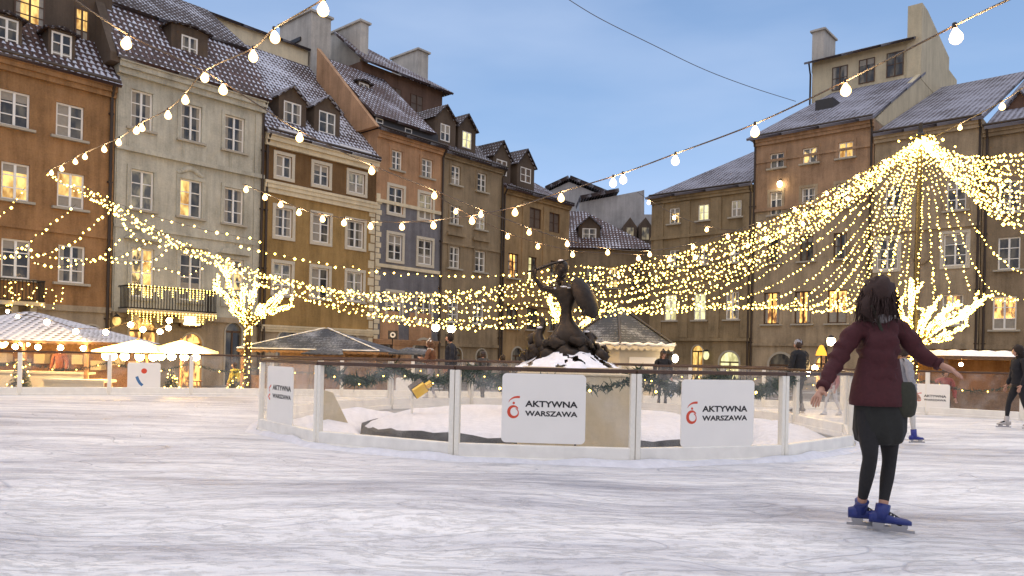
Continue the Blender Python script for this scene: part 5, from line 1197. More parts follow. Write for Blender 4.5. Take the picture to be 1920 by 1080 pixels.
tag(m.build('lights', M['led'], ic2, fix=False), kind='stuff')

# ---------------------------------------------------------------- light-wrapped trees
def lit_tree(label, base_px, d, branches, trunk, hot=.05, n_led=900, seed=1):
    rt = random.Random(seed); bx = pt(base_px, 690, d).x; B = Vector((bx, d, GZ)); r_ = empty('wrapped_tree', B, label=label, cat='tree')
    tp = [pt(x, y, d) - B for x, y in trunk]; tp[0].z = 0
    m = MB(); m.tube(tp, [.13 - .05 * i / (len(tp) - 1) for i in range(len(tp))], 9); m.build('trunk', M['bark'], r_, smooth=True)
    paths = [(tp, .11)]; m = MB()
    for br in branches:
        P = [pt(x, y, d + dy) - B for x, y, dy in br]; C = catmull(P, 5)
        for k in range(len(C)): C[k] += Vector((rt.uniform(-.03, .03),) * 3)
        m.tube(C, [.065 - .045 * i / (len(C) - 1) for i in range(len(C))], 6); paths.append((C, .05)); paths.append((C[len(C) // 3:], .05))
        for _ in range(4):
            k = rt.randint(len(C) // 3, len(C) - 1); tg_ = (C[-1] - C[0]).normalized() * rt.uniform(.15, .4); e_ = C[k] + tg_ + Vector((rt.uniform(-.3, .3), rt.uniform(-.3, .3), rt.uniform(-.05, .3))); Q = [C[k], C[k].lerp(e_, .5) + Vector((rt.uniform(-.06, .06), 0, rt.uniform(-.05, .08))), e_]
            m.tube(Q, [.025, .018, .008], 5); paths.append((Q, .03))
    m.build('branches', M['bark'], r_, smooth=True)
    m = MB(); tot = sum(sum((p[i + 1] - p[i]).length for i in range(len(p) - 1)) for p, _ in paths)
    for p, rad in paths:
        for i in range(len(p) - 1):
            L = (p[i + 1] - p[i]).length
            for _ in range(max(1, int(n_led * L / tot))):
                q_ = p[i].lerp(p[i + 1], rt.random()); a = rt.uniform(0, 6.28); rr = rad * .8 + rt.uniform(.0, .025)
                m.octa(q_ + Vector((rr * math.cos(a), rr * math.sin(a), rt.uniform(-rr, rr))), hot * rt.uniform(.5, 1.0))
    tag(m.build('fairy_lights', M['led_hot'], r_, fix=False), kind='stuff')
lit_tree('small tree wrapped in blazing fairy lights in front of the pale and ochre houses', 465, 23.5,
         [[(465, 605, 0), (440, 575, .1), (415, 550, -.2), (402, 528, -.2)], [(465, 610, 0), (450, 580, .2), (432, 545, .3), (425, 520, .5)], [(466, 600, 0), (470, 570, 0), (478, 545, .1), (480, 530, .1)], [(466, 612, 0), (495, 592, -.2), (525, 580, -.4), (547, 572, -.5)], [(466, 605, 0), (490, 580, .3), (512, 560, .5)], [(462, 608, 0), (445, 590, -.5), (430, 566, -.8)], [(468, 600, 0), (500, 586, .3), (530, 556, .6)], [(466, 606, 0), (455, 575, -.3), (455, 548, -.5)]],
         [(465, 720), (464, 660), (466, 610)], .032, 1700, 2)
lit_tree('tree wrapped in blazing fairy lights behind the dark mast on the right', 1712, 24.5,
         [[(1714, 650, 0), (1700, 610, 0), (1690, 585, -.2), (1676, 566, -.2)], [(1716, 648, 0), (1706, 600, .2), (1708, 575, .2), (1706, 545, .1)], [(1718, 646, 0), (1735, 600, 0), (1745, 578, .2)], [(1718, 648, 0), (1760, 610, -.2), (1800, 588, -.3), (1834, 568, -.3)], [(1718, 646, 0), (1750, 605, .3), (1785, 575, .4)], [(1716, 652, 0), (1770, 628, -.4), (1812, 612, -.5)], [(1716, 648, 0), (1728, 608, -.4), (1738, 590, -.5)], [(1716, 650, 0), (1765, 612, .4), (1815, 592, .6)], [(1716, 648, 0), (1740, 625, .1), (1790, 600, .1), (1826, 580, .2)]],
         [(1714, 720), (1714, 690), (1716, 650)], .040, 2500, 3)
lit_tree('tree wrapped in fairy lights peeping out on both sides of the statue', 1062, 30,
         [[(1062, 630, 0), (1045, 600, 0), (1036, 578, 0), (1030, 560, .1)], [(1062, 630, 0), (1048, 606, .3), (1040, 590, .3), (1036, 566, .1)], [(1062, 632, 0), (1085, 615, 0), (1102, 602, 0), (1116, 590, .1)], [(1062, 632, 0), (1050, 600, -.3), (1033, 586, -.2)], [(1062, 632, 0), (1088, 618, .3), (1110, 604, .3)]],
         [(1062, 720), (1062, 680), (1062, 632)], .04, 700, 4)

# ---------------------------------------------------------------- stalls, tents
def hip_roof(r_, x0, x1, y0, y1, ze, zt, mat='tent', ridge=0., name='roof', val=.12, valmat='wood', th=.06):
    cx, cy = (x0 + x1) / 2, (y0 + y1) / 2; a, b = (cx - ridge, cy, zt), (cx + ridge, cy, zt); m = MB()
    m.slab([(x0, y0, ze), (x1, y0, ze), b, a], th); m.slab([(x1, y1, ze), (x0, y1, ze), a, b], th)
    m.slab([(x0, y1, ze), (x0, y0, ze), a], th); m.slab([(x1, y0, ze), (x1, y1, ze), b], th)
    o = m.build(name, M[mat], r_)
    if mat == 'tent_g':
        for pa, pb in ((Vector((x0, y0, ze)), Vector((x1, y0, ze))), (Vector((x0, y0, ze)), Vector(a)), (Vector((x1, y0, ze)), Vector(b))):
            MB().tube([pa.lerp(pb, i / 14) + Vector((0, 0, .03)) for i in range(15)], [.02 + .012 * math.sin(i * 3.1) for i in range(15)], 6).build('snow_edge', M['snow'], o, smooth=True)
    q = MB()
    for (p0, p1) in (((x0, y0), (x1, y0)), ((x0, y1), (x1, y1)), ((x0, y0), (x0, y1)), ((x1, y0), (x1, y1))):
        d = Vector((p1[0] - p0[0], p1[1] - p0[1])); L = d.length; k = max(4, int(L / .22))
        for i in range(k):
            t0, t1 = i / k, (i + 1) / k; A_, B_ = (p0[0] + d.x * t0, p0[1] + d.y * t0), (p0[0] + d.x * t1, p0[1] + d.y * t1); M_ = ((A_[0] + B_[0]) / 2, (A_[1] + B_[1]) / 2)
            q.face([(A_[0], A_[1], ze - .02), (A_[0], A_[1], ze - val * .6), (M_[0], M_[1], ze - val), (B_[0], B_[1], ze - val * .6), (B_[0], B_[1], ze - .02)])
    q.build('valance', M[valmat], o, fix=False); return o
def lamp_parts(r_, pts, rad=.07, mat='tentlamp'):
    for p in pts:
        MB().ball(p, rad, n=10, k=8).build('lamp', M[mat], r_, smooth=True)
# big left stall
ct = pt(45, 600, 26); s1 = empty('market_stall', (ct.x, 26.5, GZ), label='large open stall with snow-covered shingle roof at the left edge', cat='stall')
ze, ztp = pt(210, 641, 24).z - GZ, pt(45, 583, 26).z - GZ
hip_roof(s1, -3.6, 3.35, -2.4, 2.4, ze, ztp, 'tent', .2)
for x in (-3.3, -1.1, 1.1, 3.1):
    for y in (-2.15, 2.15): MB().box(x - .05, x + .05, y - .05, y + .05, 0, ze).build('leg', M['wood'], s1)
m = MB(); m.box(-3.2, 3.0, -1.9, -1.4, .85, .92); m.box(-3.2, 3.0, -1.85, -1.8, .1, .85); m.build('counter', M['canvas'], s1)
m = MB(); m.box(-3.2, 3.0, 1.9, 1.96, 0, ze - .1); m.build('back_panel', M['wood'], s1)
for x in range(9): MB().box(-3 + x * .7, -2.6 + x * .7, 1.5, 1.85, .9 + .2 * (x % 2), 1.25 + .2 * (x % 2)).build('shelf_box', M['canvas'], s1)
lamp_parts(s1, [(-.9, -1.2, ze - .08), (-.2, -1.3, ze - .1), (.5, -1.2, ze - .06)], .17)
lamp_parts(s1, [(-2.6 + i * .72, -2.45, ze - .22) for i in range(9)], .085, 'stallbulb')
hp = MB()
for i, (px_, py_) in enumerate(((88, 604), (142, 622), (198, 623), (14, 584))):
    pass
tb = empty('string_of_bulbs', tuple(pt(-20, 585, 23.8)), label='bulbs strung over the snowy shingle roof of the big left stall', cat='string lights')
bb = [(14, 584), (33, 594), (88, 604), (142, 622), (198, 623), (245, 609), (268, 618), (300, 622), (316, 615), (317, 601)]
m = MB(); m.tube([pt(x, y - 6, 23.8) - tb.location for x, y in [(-20, 580)] + bb], .01, 4); m.build('cable', M['wire'], tb)
for x, y in bb: MB().ball(pt(x, y, 23.8) - tb.location, .085 if x > 50 else .05, n=10, k=6).build('bulb', M['stallbulb'], tb, smooth=True)
# two glowing parasols
for i, (px_, w_, lb) in enumerate(((258, 1.35, 'glowing patio parasol with heater right beside the big left stall'), (330, 1.2, 'glowing patio parasol just left of the arched doorway'))):
    c_ = pt(px_, 650, 24.2); u = empty('patio_parasol', (c_.x, 24.2 + i * .4, GZ), label=lb, cat='parasol')
    ze = pt(px_, 658, 24.2).z - GZ; m = MB(); n = 8; ap = (0, 0, ze + .36)
    for k in range(n):
        a, b_ = 2 * math.pi * k / n, 2 * math.pi * (k + 1) / n; m.face([(w_ * math.cos(a), w_ * math.sin(a), ze), (w_ * math.cos(b_), w_ * math.sin(b_), ze), ap]); m.face([(w_ * math.cos(a), w_ * math.sin(a), ze), (w_ * math.cos(b_), w_ * math.sin(b_), ze), (w_ * math.cos(b_), w_ * math.sin(b_), ze - .07), (w_ * math.cos(a), w_ * math.sin(a), ze - .07)])
    m.build('canopy', M['lit_canvas'], u, fix=False); MB().tube([(0, 0, 0), (0, 0, ze + .4)], .035, 8).build('pole', M['wood'], u)
    lamp_parts(u, [(w_ * .62 * math.cos(a), w_ * .62 * math.sin(a) - .1, ze - .17) for a in (3.3, 3.8, 4.3, 4.8, 5.3, 5.8)], .13, 'parasollamp'); lamp_parts(u, [(0, 0, ze + .02)], .16, 'parasollamp')
    m = MB(); m.lathe([(.22, 0), (.22, .05), (.04, .08)], (0, 0, 0), 12); m.build('foot', M['iron'], u)
    for s_ in (-1, 1):      # bar stool either side
        st_ = empty('bar_stool', (c_.x + s_ * .7, 23.6 + i * .4, GZ), label='pale wooden bar stool %s the %s glowing parasol' % ('left of' if s_ < 0 else 'right of', 'first' if i == 0 else 'second'), cat='stool')
        MB().box(-.18, .18, -.18, .18, .72, .76).build('seat', M['wood'], st_)
        for a, b_ in ((-1, -1), (1, -1), (-1, 1), (1, 1)): MB().tube([(a * .19, b_ * .19, 0), (a * .13, b_ * .13, .72)], .02, 6).build('leg', M['wood'], st_)
# ochre-front stall with snowy roof
c_ = pt(603, 640, 25.5); s2 = empty('market_stall', (c_.x, 26, GZ), R(-6), label='low market stall with grey snow-dusted hip roof before the ochre house', cat='stall')
ze, ztp = pt(600, 657, 25).z - GZ, pt(600, 616, 26).z - GZ
hip_roof(s2, -2.35, 2.4, -1.7, 1.7, ze, ztp, 'tent_g', .05)
for x in (-2.2, 0, 2.2):
    for y in (-1.55, 1.55): MB().box(x - .05, x + .05, y - .05, y + .05, 0, ze).build('leg', M['wood'], s2)
MB().box(-2.1, 2.1, -1.4, -1.3, 0, .95).build('counter', M['wood'], s2); MB().box(-2.1, 2.1, 1.4, 1.46, 0, ze - .05).build('back_panel', M['wood'], s2)
for j, (px_, lb) in enumerate(((608, 'small grey side awning jutting under the snow-dusted stall roof'), (770, 'small snowy awning right of the snow-dusted stall'))):
    c_ = pt(px_, 655, 23.6); a_ = empty('awning', (c_.x, 23.8, GZ), label=lb, cat='awning'); ze = pt(px_, 663, 23.6).z - GZ
    MB().slab([(-.65, -.45, ze), (.65, -.45, ze), (.4, .45, ze + .16), (-.2, .45, ze + .2)], .04).build('canopy', M['tent_g'], a_)
    for x in (-.5, .5): MB().box(x - .03, x + .03, .3, .36, 0, ze).build('leg', M['wood'], a_)
# hexagonal kiosk
c_ = pt(1160, 640, 26); kz = empty('kiosk', (c_.x, 26.4, GZ), label='cream hexagonal kiosk with pointed snow-dusted grey roof right of the statue', cat='kiosk')
ze = pt(1160, 646, 25).z - GZ; za = pt(1157, 574, 26.4).z - GZ; rr = 2.12
hx = lambda r_, z, k: (r_ * math.cos(R(60 * k - 95)), r_ * math.sin(R(60 * k - 95)) , z)
for k in range(6):
    MB().slab([hx(rr, ze, k), hx(rr, ze, k + 1), (0, 0, za)], .06).build('roof_panel', M['tent_g'], kz)
    a_, b_ = Vector(hx(rr, ze + .02, k)), Vector(hx(rr, ze + .02, k + 1)); MB().tube([a_.lerp(b_, i / 12) + Vector((0, 0, .03 * math.sin(i * 2.3 + k))) for i in range(13)], [.05 + .02 * math.sin(i * 3.7 + k) for i in range(13)], 6).build('roof_snow', M['snow'], kz, smooth=True)
m = MB()
for k in range(6): m.tube([hx(rr + .02, ze + .03, k), (0, 0, za + .05)], .045, 6)
m.build('hip_strip', M['metal'], kz); MB().lathe([(.07, 0), (.05, .1), (.015, .22)], (0, 0, za), 8).build('finial', M['metal'], kz)
m = MB()
for k in range(6):
    p0, p1 = Vector(hx(rr, ze, k)), Vector(hx(rr, ze, k + 1))
    for i in range(9):
        a_, b_ = p0.lerp(p1, i / 9), p0.lerp(p1, (i + 1) / 9); c2 = (a_ + b_) / 2
        m.face([a_ - Vector((0, 0, .02)), a_ - Vector((0, 0, .1)), a_.lerp(c2, .5) - Vector((0, 0, .17)), c2 - Vector((0, 0, .19)), b_.lerp(c2, .5) - Vector((0, 0, .17)), b_ - Vector((0, 0, .1)), b_ - Vector((0, 0, .02))])
m.build('scalloped_valance', M['canvas'], kz, fix=False)
m = MB(); rw = 1.75; m.grid([[hx(rw, 0, k) for k in range(6)], [hx(rw, ze, k) for k in range(6)]]); m.build('wall', M['canvas'], kz)
p0, p1 = Vector(hx(rw + .02, 0, 0)), Vector(hx(rw + .02, 0, 1)); A_ = p0.lerp(p1, .2); B_ = p0.lerp(p1, .8)
MB().face([(A_.x, A_.y - .02, ze - .75), (B_.x, B_.y - .02, ze - .75), (B_.x, B_.y - .02, ze - .35), (A_.x, A_.y - .02, ze - .35)])
m = MB(); obox(m, A_, B_, 0, 0, -.03, .05, ze - .78, ze - .4); m.build('hatch', M['board'], kz)
MB().ball((1.75, -1.35, ze - .42), .1, n=10, k=8, sc_=(1, 1, 1.4)).build('lamp', M['globe'], kz, smooth=True)
# stalls on the right
c_ = pt(1840, 670, 23); s3 = empty('market_stall', (c_.x, 23.4, GZ), R(-8), label='low stall with flat snow-covered roof and orange lit boards at the right edge', cat='stall')
zt_ = pt(1850, 668, 22).z - GZ; m = MB(); m.box(-1.3, 2.6, -1.2, 1.3, zt_ - .1, zt_); m.build('roof', M['wood'], s3)
m = MB(); n = 26
for i in range(n):
    for j in range(8):
        f_ = lambda a, b_: (-1.33 + 3.96 * a / n, -1.23 + 2.56 * b_ / 8, zt_ + (.0 if a in (0, n) or b_ in (0, 8) else .16 + .03 * math.sin(a * 2.1 + b_)))
        m.face([f_(i, j), f_(i + 1, j), f_(i + 1, j + 1), f_(i, j + 1)])
m.build('roof_snow', M['snow'], s3, smooth=True)
MB().box(-1.2, 2.5, -1.0, -.94, .05, .95).build('front_board', M['wood'], s3); MB().box(-1.2, 2.5, -1.02, -.9, .952, 1.0).build('counter', M['wood'], s3); MB().box(-1.2, 2.5, 1.1, 1.15, 0, zt_ - .1).build('back_panel', M['orange'], s3)
for x in (-1.2, .6, 2.4): MB().box(x - .04, x + .04, -1.1, -1.02, 0, zt_ - .1).build('leg', M['wood'], s3)
lamp_parts(s3, [(-.6, -.6, zt_ - .25), (.9, -.6, zt_ - .25), (2.0, -.6, zt_ - .25)], .06)
m = MB(); q_ = random.Random(5)
c_ = pt(1866, 648, 24.5); bs = empty('shrub_planter', (c_.x, 25.6, GZ), label='row of dry brown shrubs in a planter behind the flat snowy stall roof', cat='planter')
MB().box(-1.6, 1.4, -.3, .3, 0, .9).build('box', M['wood'], bs)
for i in range(500):
    p = Vector((q_.uniform(-1.5, 1.3), q_.uniform(-.3, .3), .9)); d = Vector((q_.uniform(-.3, .3), q_.uniform(-.3, .3), q_.uniform(.3, 1.25))); s_ = Vector((q_.uniform(-.04, .04), .02, 0)); m.face([p - s_, p + s_, p + d])
m.build('twigs', M['brownframe'], bs, fix=False)
# street lamps
def lamp_post(label, tops, d, base_px, rad=.16, mat='globe'):
    B = Vector((pt(base_px, 680, d).x, d, GZ)); r_ = empty('street_lamp', B, label=label, cat='street lamp')
    T_ = [pt(x, y, d) - B for x, y in tops]; zt_ = max(t.z for t in T_) + .1
    m = MB(); m.lathe([(.16, 0), (.14, .2), (.07, .4), (.05, zt_ * .6), (.035, zt_)], (0, 0, 0), 10); m.build('post', M['iron'], r_)
    for t in T_:
        m = MB(); m.tube([(0, 0, zt_ - .15), (t.x * .5, 0, zt_ + .1), (t.x, 0, t.z + rad + .06)], .025, 6); m.lathe([(rad * .8, 0), (rad * .55, .07), (.02, .14)], (t.x, 0, t.z + rad * .75), 10); m.build('bracket', M['iron'], r_)
        MB().ball(t, rad, n=14, k=10).build('globe', M[mat], r_, smooth=True)
lamp_post('twin globe street lamp beside the arched door of the peach house', [(817, 614), (846, 617)], 32, 836, .17)
lamp_post('single globe street lamp right above the dark coated couple', [(1558, 640)], 34, 1549, .2)
# lamps and signs on the facades
def facade_lamp(label, fr, px_, py_, r_=.14, sc3=(1, 1, 1.3), mat='globe'):
    s_, z_ = on(fr, px_, py_, -.35); ox, oy, ux, uy = axes(fr); B = Vector((ox + ux * s_ + uy * .35, oy + uy * s_ - ux * .35, z_))
    o = empty('wall_lantern', B, FR[fr][1], label=label, cat='wall lantern'); m = MB(); m.ball((0, 0, 0), r_, n=10, k=8, sc_=sc3); m.build('glass', M[mat], o, smooth=True)
    m = MB(); m.tube([(0, .34, .3), (0, .1, .38), (0, 0, r_ * sc3[2] + .02)], .02, 6); m.lathe([(r_ * .8, 0), (.02, .14)], (0, 0, r_ * sc3[2] * .8), 8); m.build('bracket', M['iron'], o)
facade_lamp('small square lantern by the drainpipe between the orange and pale houses', 'A', 219, 602, .2, (.9, .9, 1.1), 'lit')
facade_lamp('bright globe over the pointed gable lamp on the terracotta house front', 'B', 1462, 345, .16)
facade_lamp('round glowing sign lamp beside the lit doorway of the olive house', 'B', 1324, 666, .3, (.75, .5, 1.05), 'litpale')
def facade_box(name, label, cat, fr, L, Rr, T, B_, th, mat, off=.1, face=None):
    xm, ym = (L + Rr) / 2, (T + B_) / 2; x0 = on(fr, L, ym, -off)[0]; x1 = on(fr, Rr, ym, -off)[0]; z1 = on(fr, xm, T, -off)[1]; z0 = on(fr, xm, B_, -off)[1]
    ox, oy, ux, uy = axes(fr); B = Vector((ox + ux * x0 + uy * off, oy + uy * x0 - ux * off, z0)); o = empty(name, B, FR[fr][1], label=label, cat=cat); w_, h = x1 - x0, z1 - z0
    MB().prism(rrect(w_, h, .12), 0, th).build('case', M[mat], o, bevel=.01)
    if face: MB().prism(rrect(w_ * .8, h * .7, .08), -.02, -.003).build('face', M[face], o).location = (w_ * .1, 0, h * .15)
    return o
facade_box('restaurant_sign', 'glowing rounded sign box over the arched doorway of the pale house', 'sign', 'A', 339, 380, 588, 614, .2, 'brownframe', .3, 'signface')
m = MB(); 
c_ = pt(737, 628, 27); sg = empty('hanging_sign', (c_.x, 27, GZ), label='small square dark sign with white ring on a thin post before the peach house', cat='sign'); z_ = c_.z - GZ
MB().tube([(-.02, 0, 0), (-.02, 0, z_ + .1)], .02, 6).build('post', M['iron'], sg)
MB().box(-.17, .17, -.05, -.01, z_ - .15, z_ + .15).build('panel', M['metal'], sg)
m = MB(); m.face([(.1 * math.cos(t * .39), -.055, z_ + .1 * math.sin(t * .39)) for t in range(16)]); q_ = m.build('disc', M['board'], sg, fix=False)
m = MB(); m.face([(.045 * math.cos(t * .39), -.058, z_ + .045 * math.sin(t * .39)) for t in range(16)]); m.build('disc_centre', M['ink'], q_, fix=False)
# christmas cone trees and stands behind the outer glass
for j, (px_, d, h, lb) in enumerate(((38, 21.6, 1.5, 'small fir tree with fairy lights behind the outer glass at the left edge'), (322, 22.6, 1.2, 'small fir tree under the second glowing parasol'), (440, 23, 1.0, 'small fir tree at the foot of the wrapped tree'))):
    q_ = random.Random(j); B = Vector((pt(px_, 690, d).x, d, GZ)); r_ = empty('fir_tree', B, label=lb, cat='fir tree'); MB().tube([(0, 0, 0), (0, 0, h)], [.05, .01], 6).build('trunk', M['bark'], r_)
    m = MB(); l = MB()
    for i in range(1500):
        t = q_.random() ** .7; z = h * (.08 + .92 * (1 - t)); r0 = .5 * t + .03; a = q_.uniform(0, 6.28); p = Vector((0, 0, z)); e_ = Vector((r0 * math.cos(a), r0 * math.sin(a), z - .15 * t)); p = p.lerp(e_, q_.uniform(.3, .8)); s_ = Vector((-math.sin(a), math.cos(a), .3)) * .02
        m.face([p - s_, p + s_, e_])
        if i % 30 == 0: l.octa(e_, .022)
    m.build('crown', M['pine'], r_, fix=False); l.build('fairy_lights', M['led'], r_, fix=False)
bn = empty('bench_table', tuple(pt(150, 735, 22.6).xy) + (GZ,), label='pale cloth-covered table behind the outer glass under the big left stall', cat='table')
MB().box(-.9, .9, -.35, .35, .7, .78).build('top', M['canvas'], bn); MB().box(-.88, .88, -.33, -.3, .05, .697).build('cloth', M['canvas'], bn)
for a in (-.8, .8): MB().box(a - .03, a + .03, .2, .26, 0, .7).build('leg', M['wood'], bn)
# ---------------------------------------------------------------- people
def pmat(name, c, rough=.85): return MATS.get(name) or plain(name, c, rough, bump=.25, scale=35, var=.12)
SKIN = plain('skin', (.45, .24, .16), .5); EYE = plain('eye', (.03, .02, .015), .3); LIP = plain('lips', (.30, .09, .07), .5)
def hand(J, E, w, pre, d, up, s=1., curl=.35):
    """palm, four fingers and a side thumb grown from wrist w along d"""
    d = d.normalized(); sd = d.cross(up).normalized(); up = sd.cross(d)
    J[pre + 'p'] = (w + d * .045 * s, .026 * s); E.append((pre + 'w', pre + 'p')); J[pre + 'q'] = (w + d * .085 * s, .024 * s); E.append((pre + 'p', pre + 'q'))
    for i, (o, L) in enumerate(((-.028, .07), (-.010, .08), (.010, .075), (.028, .058))):
        a = w + d * .095 * s + sd * o * s; b = a + (d + up * -curl * .5).normalized() * L * .5 * s; c_ = b + (d - up * curl * 1.4).normalized() * L * .5 * s
        J[pre + 'f%da' % i] = (a, .010 * s); J[pre + 'f%db' % i] = (b, .009 * s); J[pre + 'f%dc' % i] = (c_, .007 * s)
        E += [(pre + 'q', pre + 'f%da' % i), (pre + 'f%da' % i, pre + 'f%db' % i), (pre + 'f%db' % i, pre + 'f%dc' % i)]
    a = w + d * .04 * s - sd * .03 * s; J[pre + 'ta'] = (a - sd * .012 * s, .012 * s); J[pre + 'tb'] = (a - sd * .03 * s + d * .035 * s, .009 * s)
    E += [(pre + 'p', pre + 'ta'), (pre + 'ta', pre + 'tb')]
def person(label, base, h, joints, yaw, c, hair=('cap', (.05, .03, .02)), hem=.0, skates=(.03, .05, .25), fast=False, hat=None, coat=None, pants=None, hood=None, fold=.008, sub=2, neck_band=None, fat=1., bare=False, shaft=.11, lace=False):
    """joints: local positions; c = (top, trousers) colours"""
    j = {k: Vector(v) for k, v in joints.items()}; r_ = empty('person', base, 0, label=label, cat='person'); s = h / 1.72
    J = {}; E = []
    def A(n, p, r): J[n] = (Vector(p), r)
    A('pelvis', j['pelvis'], .115 * s * fat); A('belly', j['pelvis'].lerp(j['chest'], .45), .10 * s * fat); A('chest', j['chest'], .12 * s * fat); A('collar', j['chest'].lerp(j['neck'], .65), .07 * s); A('neck', j['neck'], .047 * s); A('skullbase', j['neck'].lerp(j['head'], .5), .045 * s)
    E += [('pelvis', 'belly'), ('belly', 'chest'), ('chest', 'collar'), ('collar', 'neck'), ('neck', 'skullbase')]
    for q in 'LR':
        A(q + 's', j['sh' + q], .052 * s); A(q + 'u', j['sh' + q].lerp(j['el' + q], .5), .046 * s); A(q + 'e', j['el' + q], .038 * s); A(q + 'm', j['el' + q].lerp(j['wr' + q], .45), .036 * s); A(q + 'w', j['wr' + q], .023 * s)
        E += [('collar', q + 's'), (q + 's', q + 'u'), (q + 'u', q + 'e'), (q + 'e', q + 'm'), (q + 'm', q + 'w')]
        hand(J, E, j['wr' + q], q, j['wr' + q] - j['el' + q], Vector((0, 0, 1)) if abs((j['wr' + q] - j['el' + q]).normalized().z) < .8 else Vector((0, 1, 0)), s)
        A(q + 'h', j['hip' + q], .088 * s * fat); A(q + 't', j['hip' + q].lerp(j['kn' + q], .5), .075 * s * fat); A(q + 'k', j['kn' + q], .052 * s); A(q + 'c', j['kn' + q].lerp(j['an' + q], .35), .053 * s); A(q + 'a', j['an' + q], .034 * s); A(q + 'z', j['kn' + q].lerp(j['an' + q], .8), .036 * s); A(q + 'o', j['toe' + q].lerp(j['an' + q], .0), .032 * s)
        E += [('pelvis', q + 'h'), (q + 'h', q + 't'), (q + 't', q + 'k'), (q + 'k', q + 'c'), (q + 'c', q + 'z'), (q + 'z', q + 'a'), (q + 'a', q + 'o')]
    vs, fs = skin(J, E, 1, 'pelvis')
    segs = []
    for a, b in E:
        if a[0] in 'LR' and a[1:] in ('h', 't', 'k', 'c') or b[1:] == 'h' and a == 'pelvis': mi = 1
        elif a[0] in 'LR' and a[1:] in ('w', 'p', 'q', 'ta') or 'f' in a[1:2] or b[1:] in ('p',): mi = 2
        elif a in ('collar',) and b == 'neck' or a == 'neck': mi = 2
        elif b[1:] == 'o' and b[0] in 'LR': mi = 1
        else: mi = 0
        if a[0] in 'LR' and a[1:] in ('k',) and b[1:] == 'c': mi = 1
        if a[1:] == 'z' and a[0] in 'LR': mi = 2 if bare else 1
        segs.append((J[a][0], J[b][0], mi))
    def mi_of(p):
        best, bi = 1e9, 0
        for a, b, mi in segs:
            d = b - a; t = max(0, min(1, (p - a).dot(d) / max(d.length_squared, 1e-9))); q = (p - a - d * t).length
            if q < best: best, bi = q, mi
        return bi
    m = MB(); add_mesh(m, vs, fs, mi_of)
    hh = .225 * s; hc = j['head']; head_mesh(m, hc, hh, yaw, 2, 3)
    top = coat or pmat('cloth_%02d' % len(MATS), c[0]); bot = pants or pmat('cloth_%02d' % len(MATS), c[1])
    m.build('body', [top, bot, SKIN, EYE, LIP], r_, smooth=True, fix=False)
    rot = Matrix.Rotation(yaw, 3, 'Z')
    # jacket over the torso and arms
    J2 = {}; E2 = [('p', 'b'), ('b', 'c'), ('c', 'n')]
    J2['p'] = (j['pelvis'] + Vector((0, 0, -.03 - hem * .5)), (.17 * s * fat, .14 * s * fat)); J2['b'] = (J['belly'][0], (.145 * s * fat, .12 * s * fat)); J2['c'] = (j['chest'], (.165 * s * fat, .13 * s * fat)); J2['n'] = (j['chest'].lerp(j['neck'], .8), .075 * s)
    for q in 'LR':
        J2[q + 's'] = (j['sh' + q], .078 * s); J2[q + 'e'] = (j['el' + q], .066 * s); J2[q + 'w'] = (j['wr' + q].lerp(j['el' + q], .04), .042 * s); E2 += [('n', q + 's'), (q + 's', q + 'e'), (q + 'e', q + 'w')]
    if hem > .05: J2['q'] = (j['pelvis'] + Vector((0, 0, -.05 - hem)), (.155 * s * fat, .13 * s * fat)); E2.append(('p', 'q'))
    vs, fs = skin(J2, E2, sub, 'b'); m = MB(); add_mesh(m, vs, fs)
    for i in range(len(m.v)):
        v = Vector(m.v[i]); w_ = fold * s * (math.sin(v.z * 46 + v.x * 21 + 2 * math.sin(v.x * 19 + v.y * 11)) + .6 * math.sin(v.x * 57 - v.z * 23 + v.y * 31) + .4 * math.sin(v.z * 95 + v.x * 60 + 2 * math.sin(v.x * 33))); n_ = (v - Vector((j['chest'].x, j['chest'].y, v.z))); n_ = n_.normalized() if n_.length > 1e-4 else n_; m.v[i] = tuple(v + n_ * w_)
    m.build('jacket', top, r_, smooth=True, fix=False)
    # hair / hat
    hm = MB(); kind, hc_ = hair
    if kind in ('cap', 'long', 'bushy'):
        g = {'cap': 1.1, 'long': 1.18, 'bushy': 1.22}[kind]; k0 = len(hm.v)
        hm.ball(hc + rot @ Vector((0, -.07 * hh, .10 * hh)), .5 * hh, n=16, k=12, sc_=(.78 * g, .92 * g, .98 * (1 + (g - 1) * .6)))
        if kind != 'cap': hm.ball(hc + rot @ Vector((0, -.28 * hh, -.35 * hh)), .42 * hh, n=14, k=10, sc_=(.95 * g, .6 * g, 1.3))
        c0 = hc
        for i in range(k0, len(hm.v)):
            v = Vector(hm.v[i]); hm.v[i] = tuple(v + (v - c0) * .07 * (math.sin(v.x * 190) + math.sin(v.z * 170 + v.y * 90)))
        hm.build('hair', pmat('hair_%.2f_%.2f' % (hc_[0], hc_[2]), hc_), r_, smooth=True)
    if kind == 'bushy':      # loose locks falling over the collar
        rh = random.Random(4); lk = MB()
        for i in range(520):
            a = rh.uniform(0, 6.28); el = rh.uniform(-.2, 1.4); d0 = rot @ Vector((math.cos(a) * math.cos(el) * .42, (math.sin(a) * math.cos(el) - .12) * .48, math.sin(el) * .52 + .08)) * hh
            if (rot.transposed() @ d0).y > .25 * hh and d0.z < .2 * hh: continue
            p0 = hc + d0; out_ = Vector((d0.x, d0.y, 0)).normalized() * hh; L = rh.uniform(.55, 1.25) * hh; dr = rh.uniform(.05, .32)
            p1 = p0 + out_ * dr * .6 + Vector((rh.uniform(-.02, .02), 0, -L * .45)); p2 = p1 + out_ * rh.uniform(-.1, .12) + Vector((rh.uniform(-.03, .03), rh.uniform(-.02, .02), -L * .55))
            lk.tube([p0, p1, p2], [.004, .0045, .0012], 4)
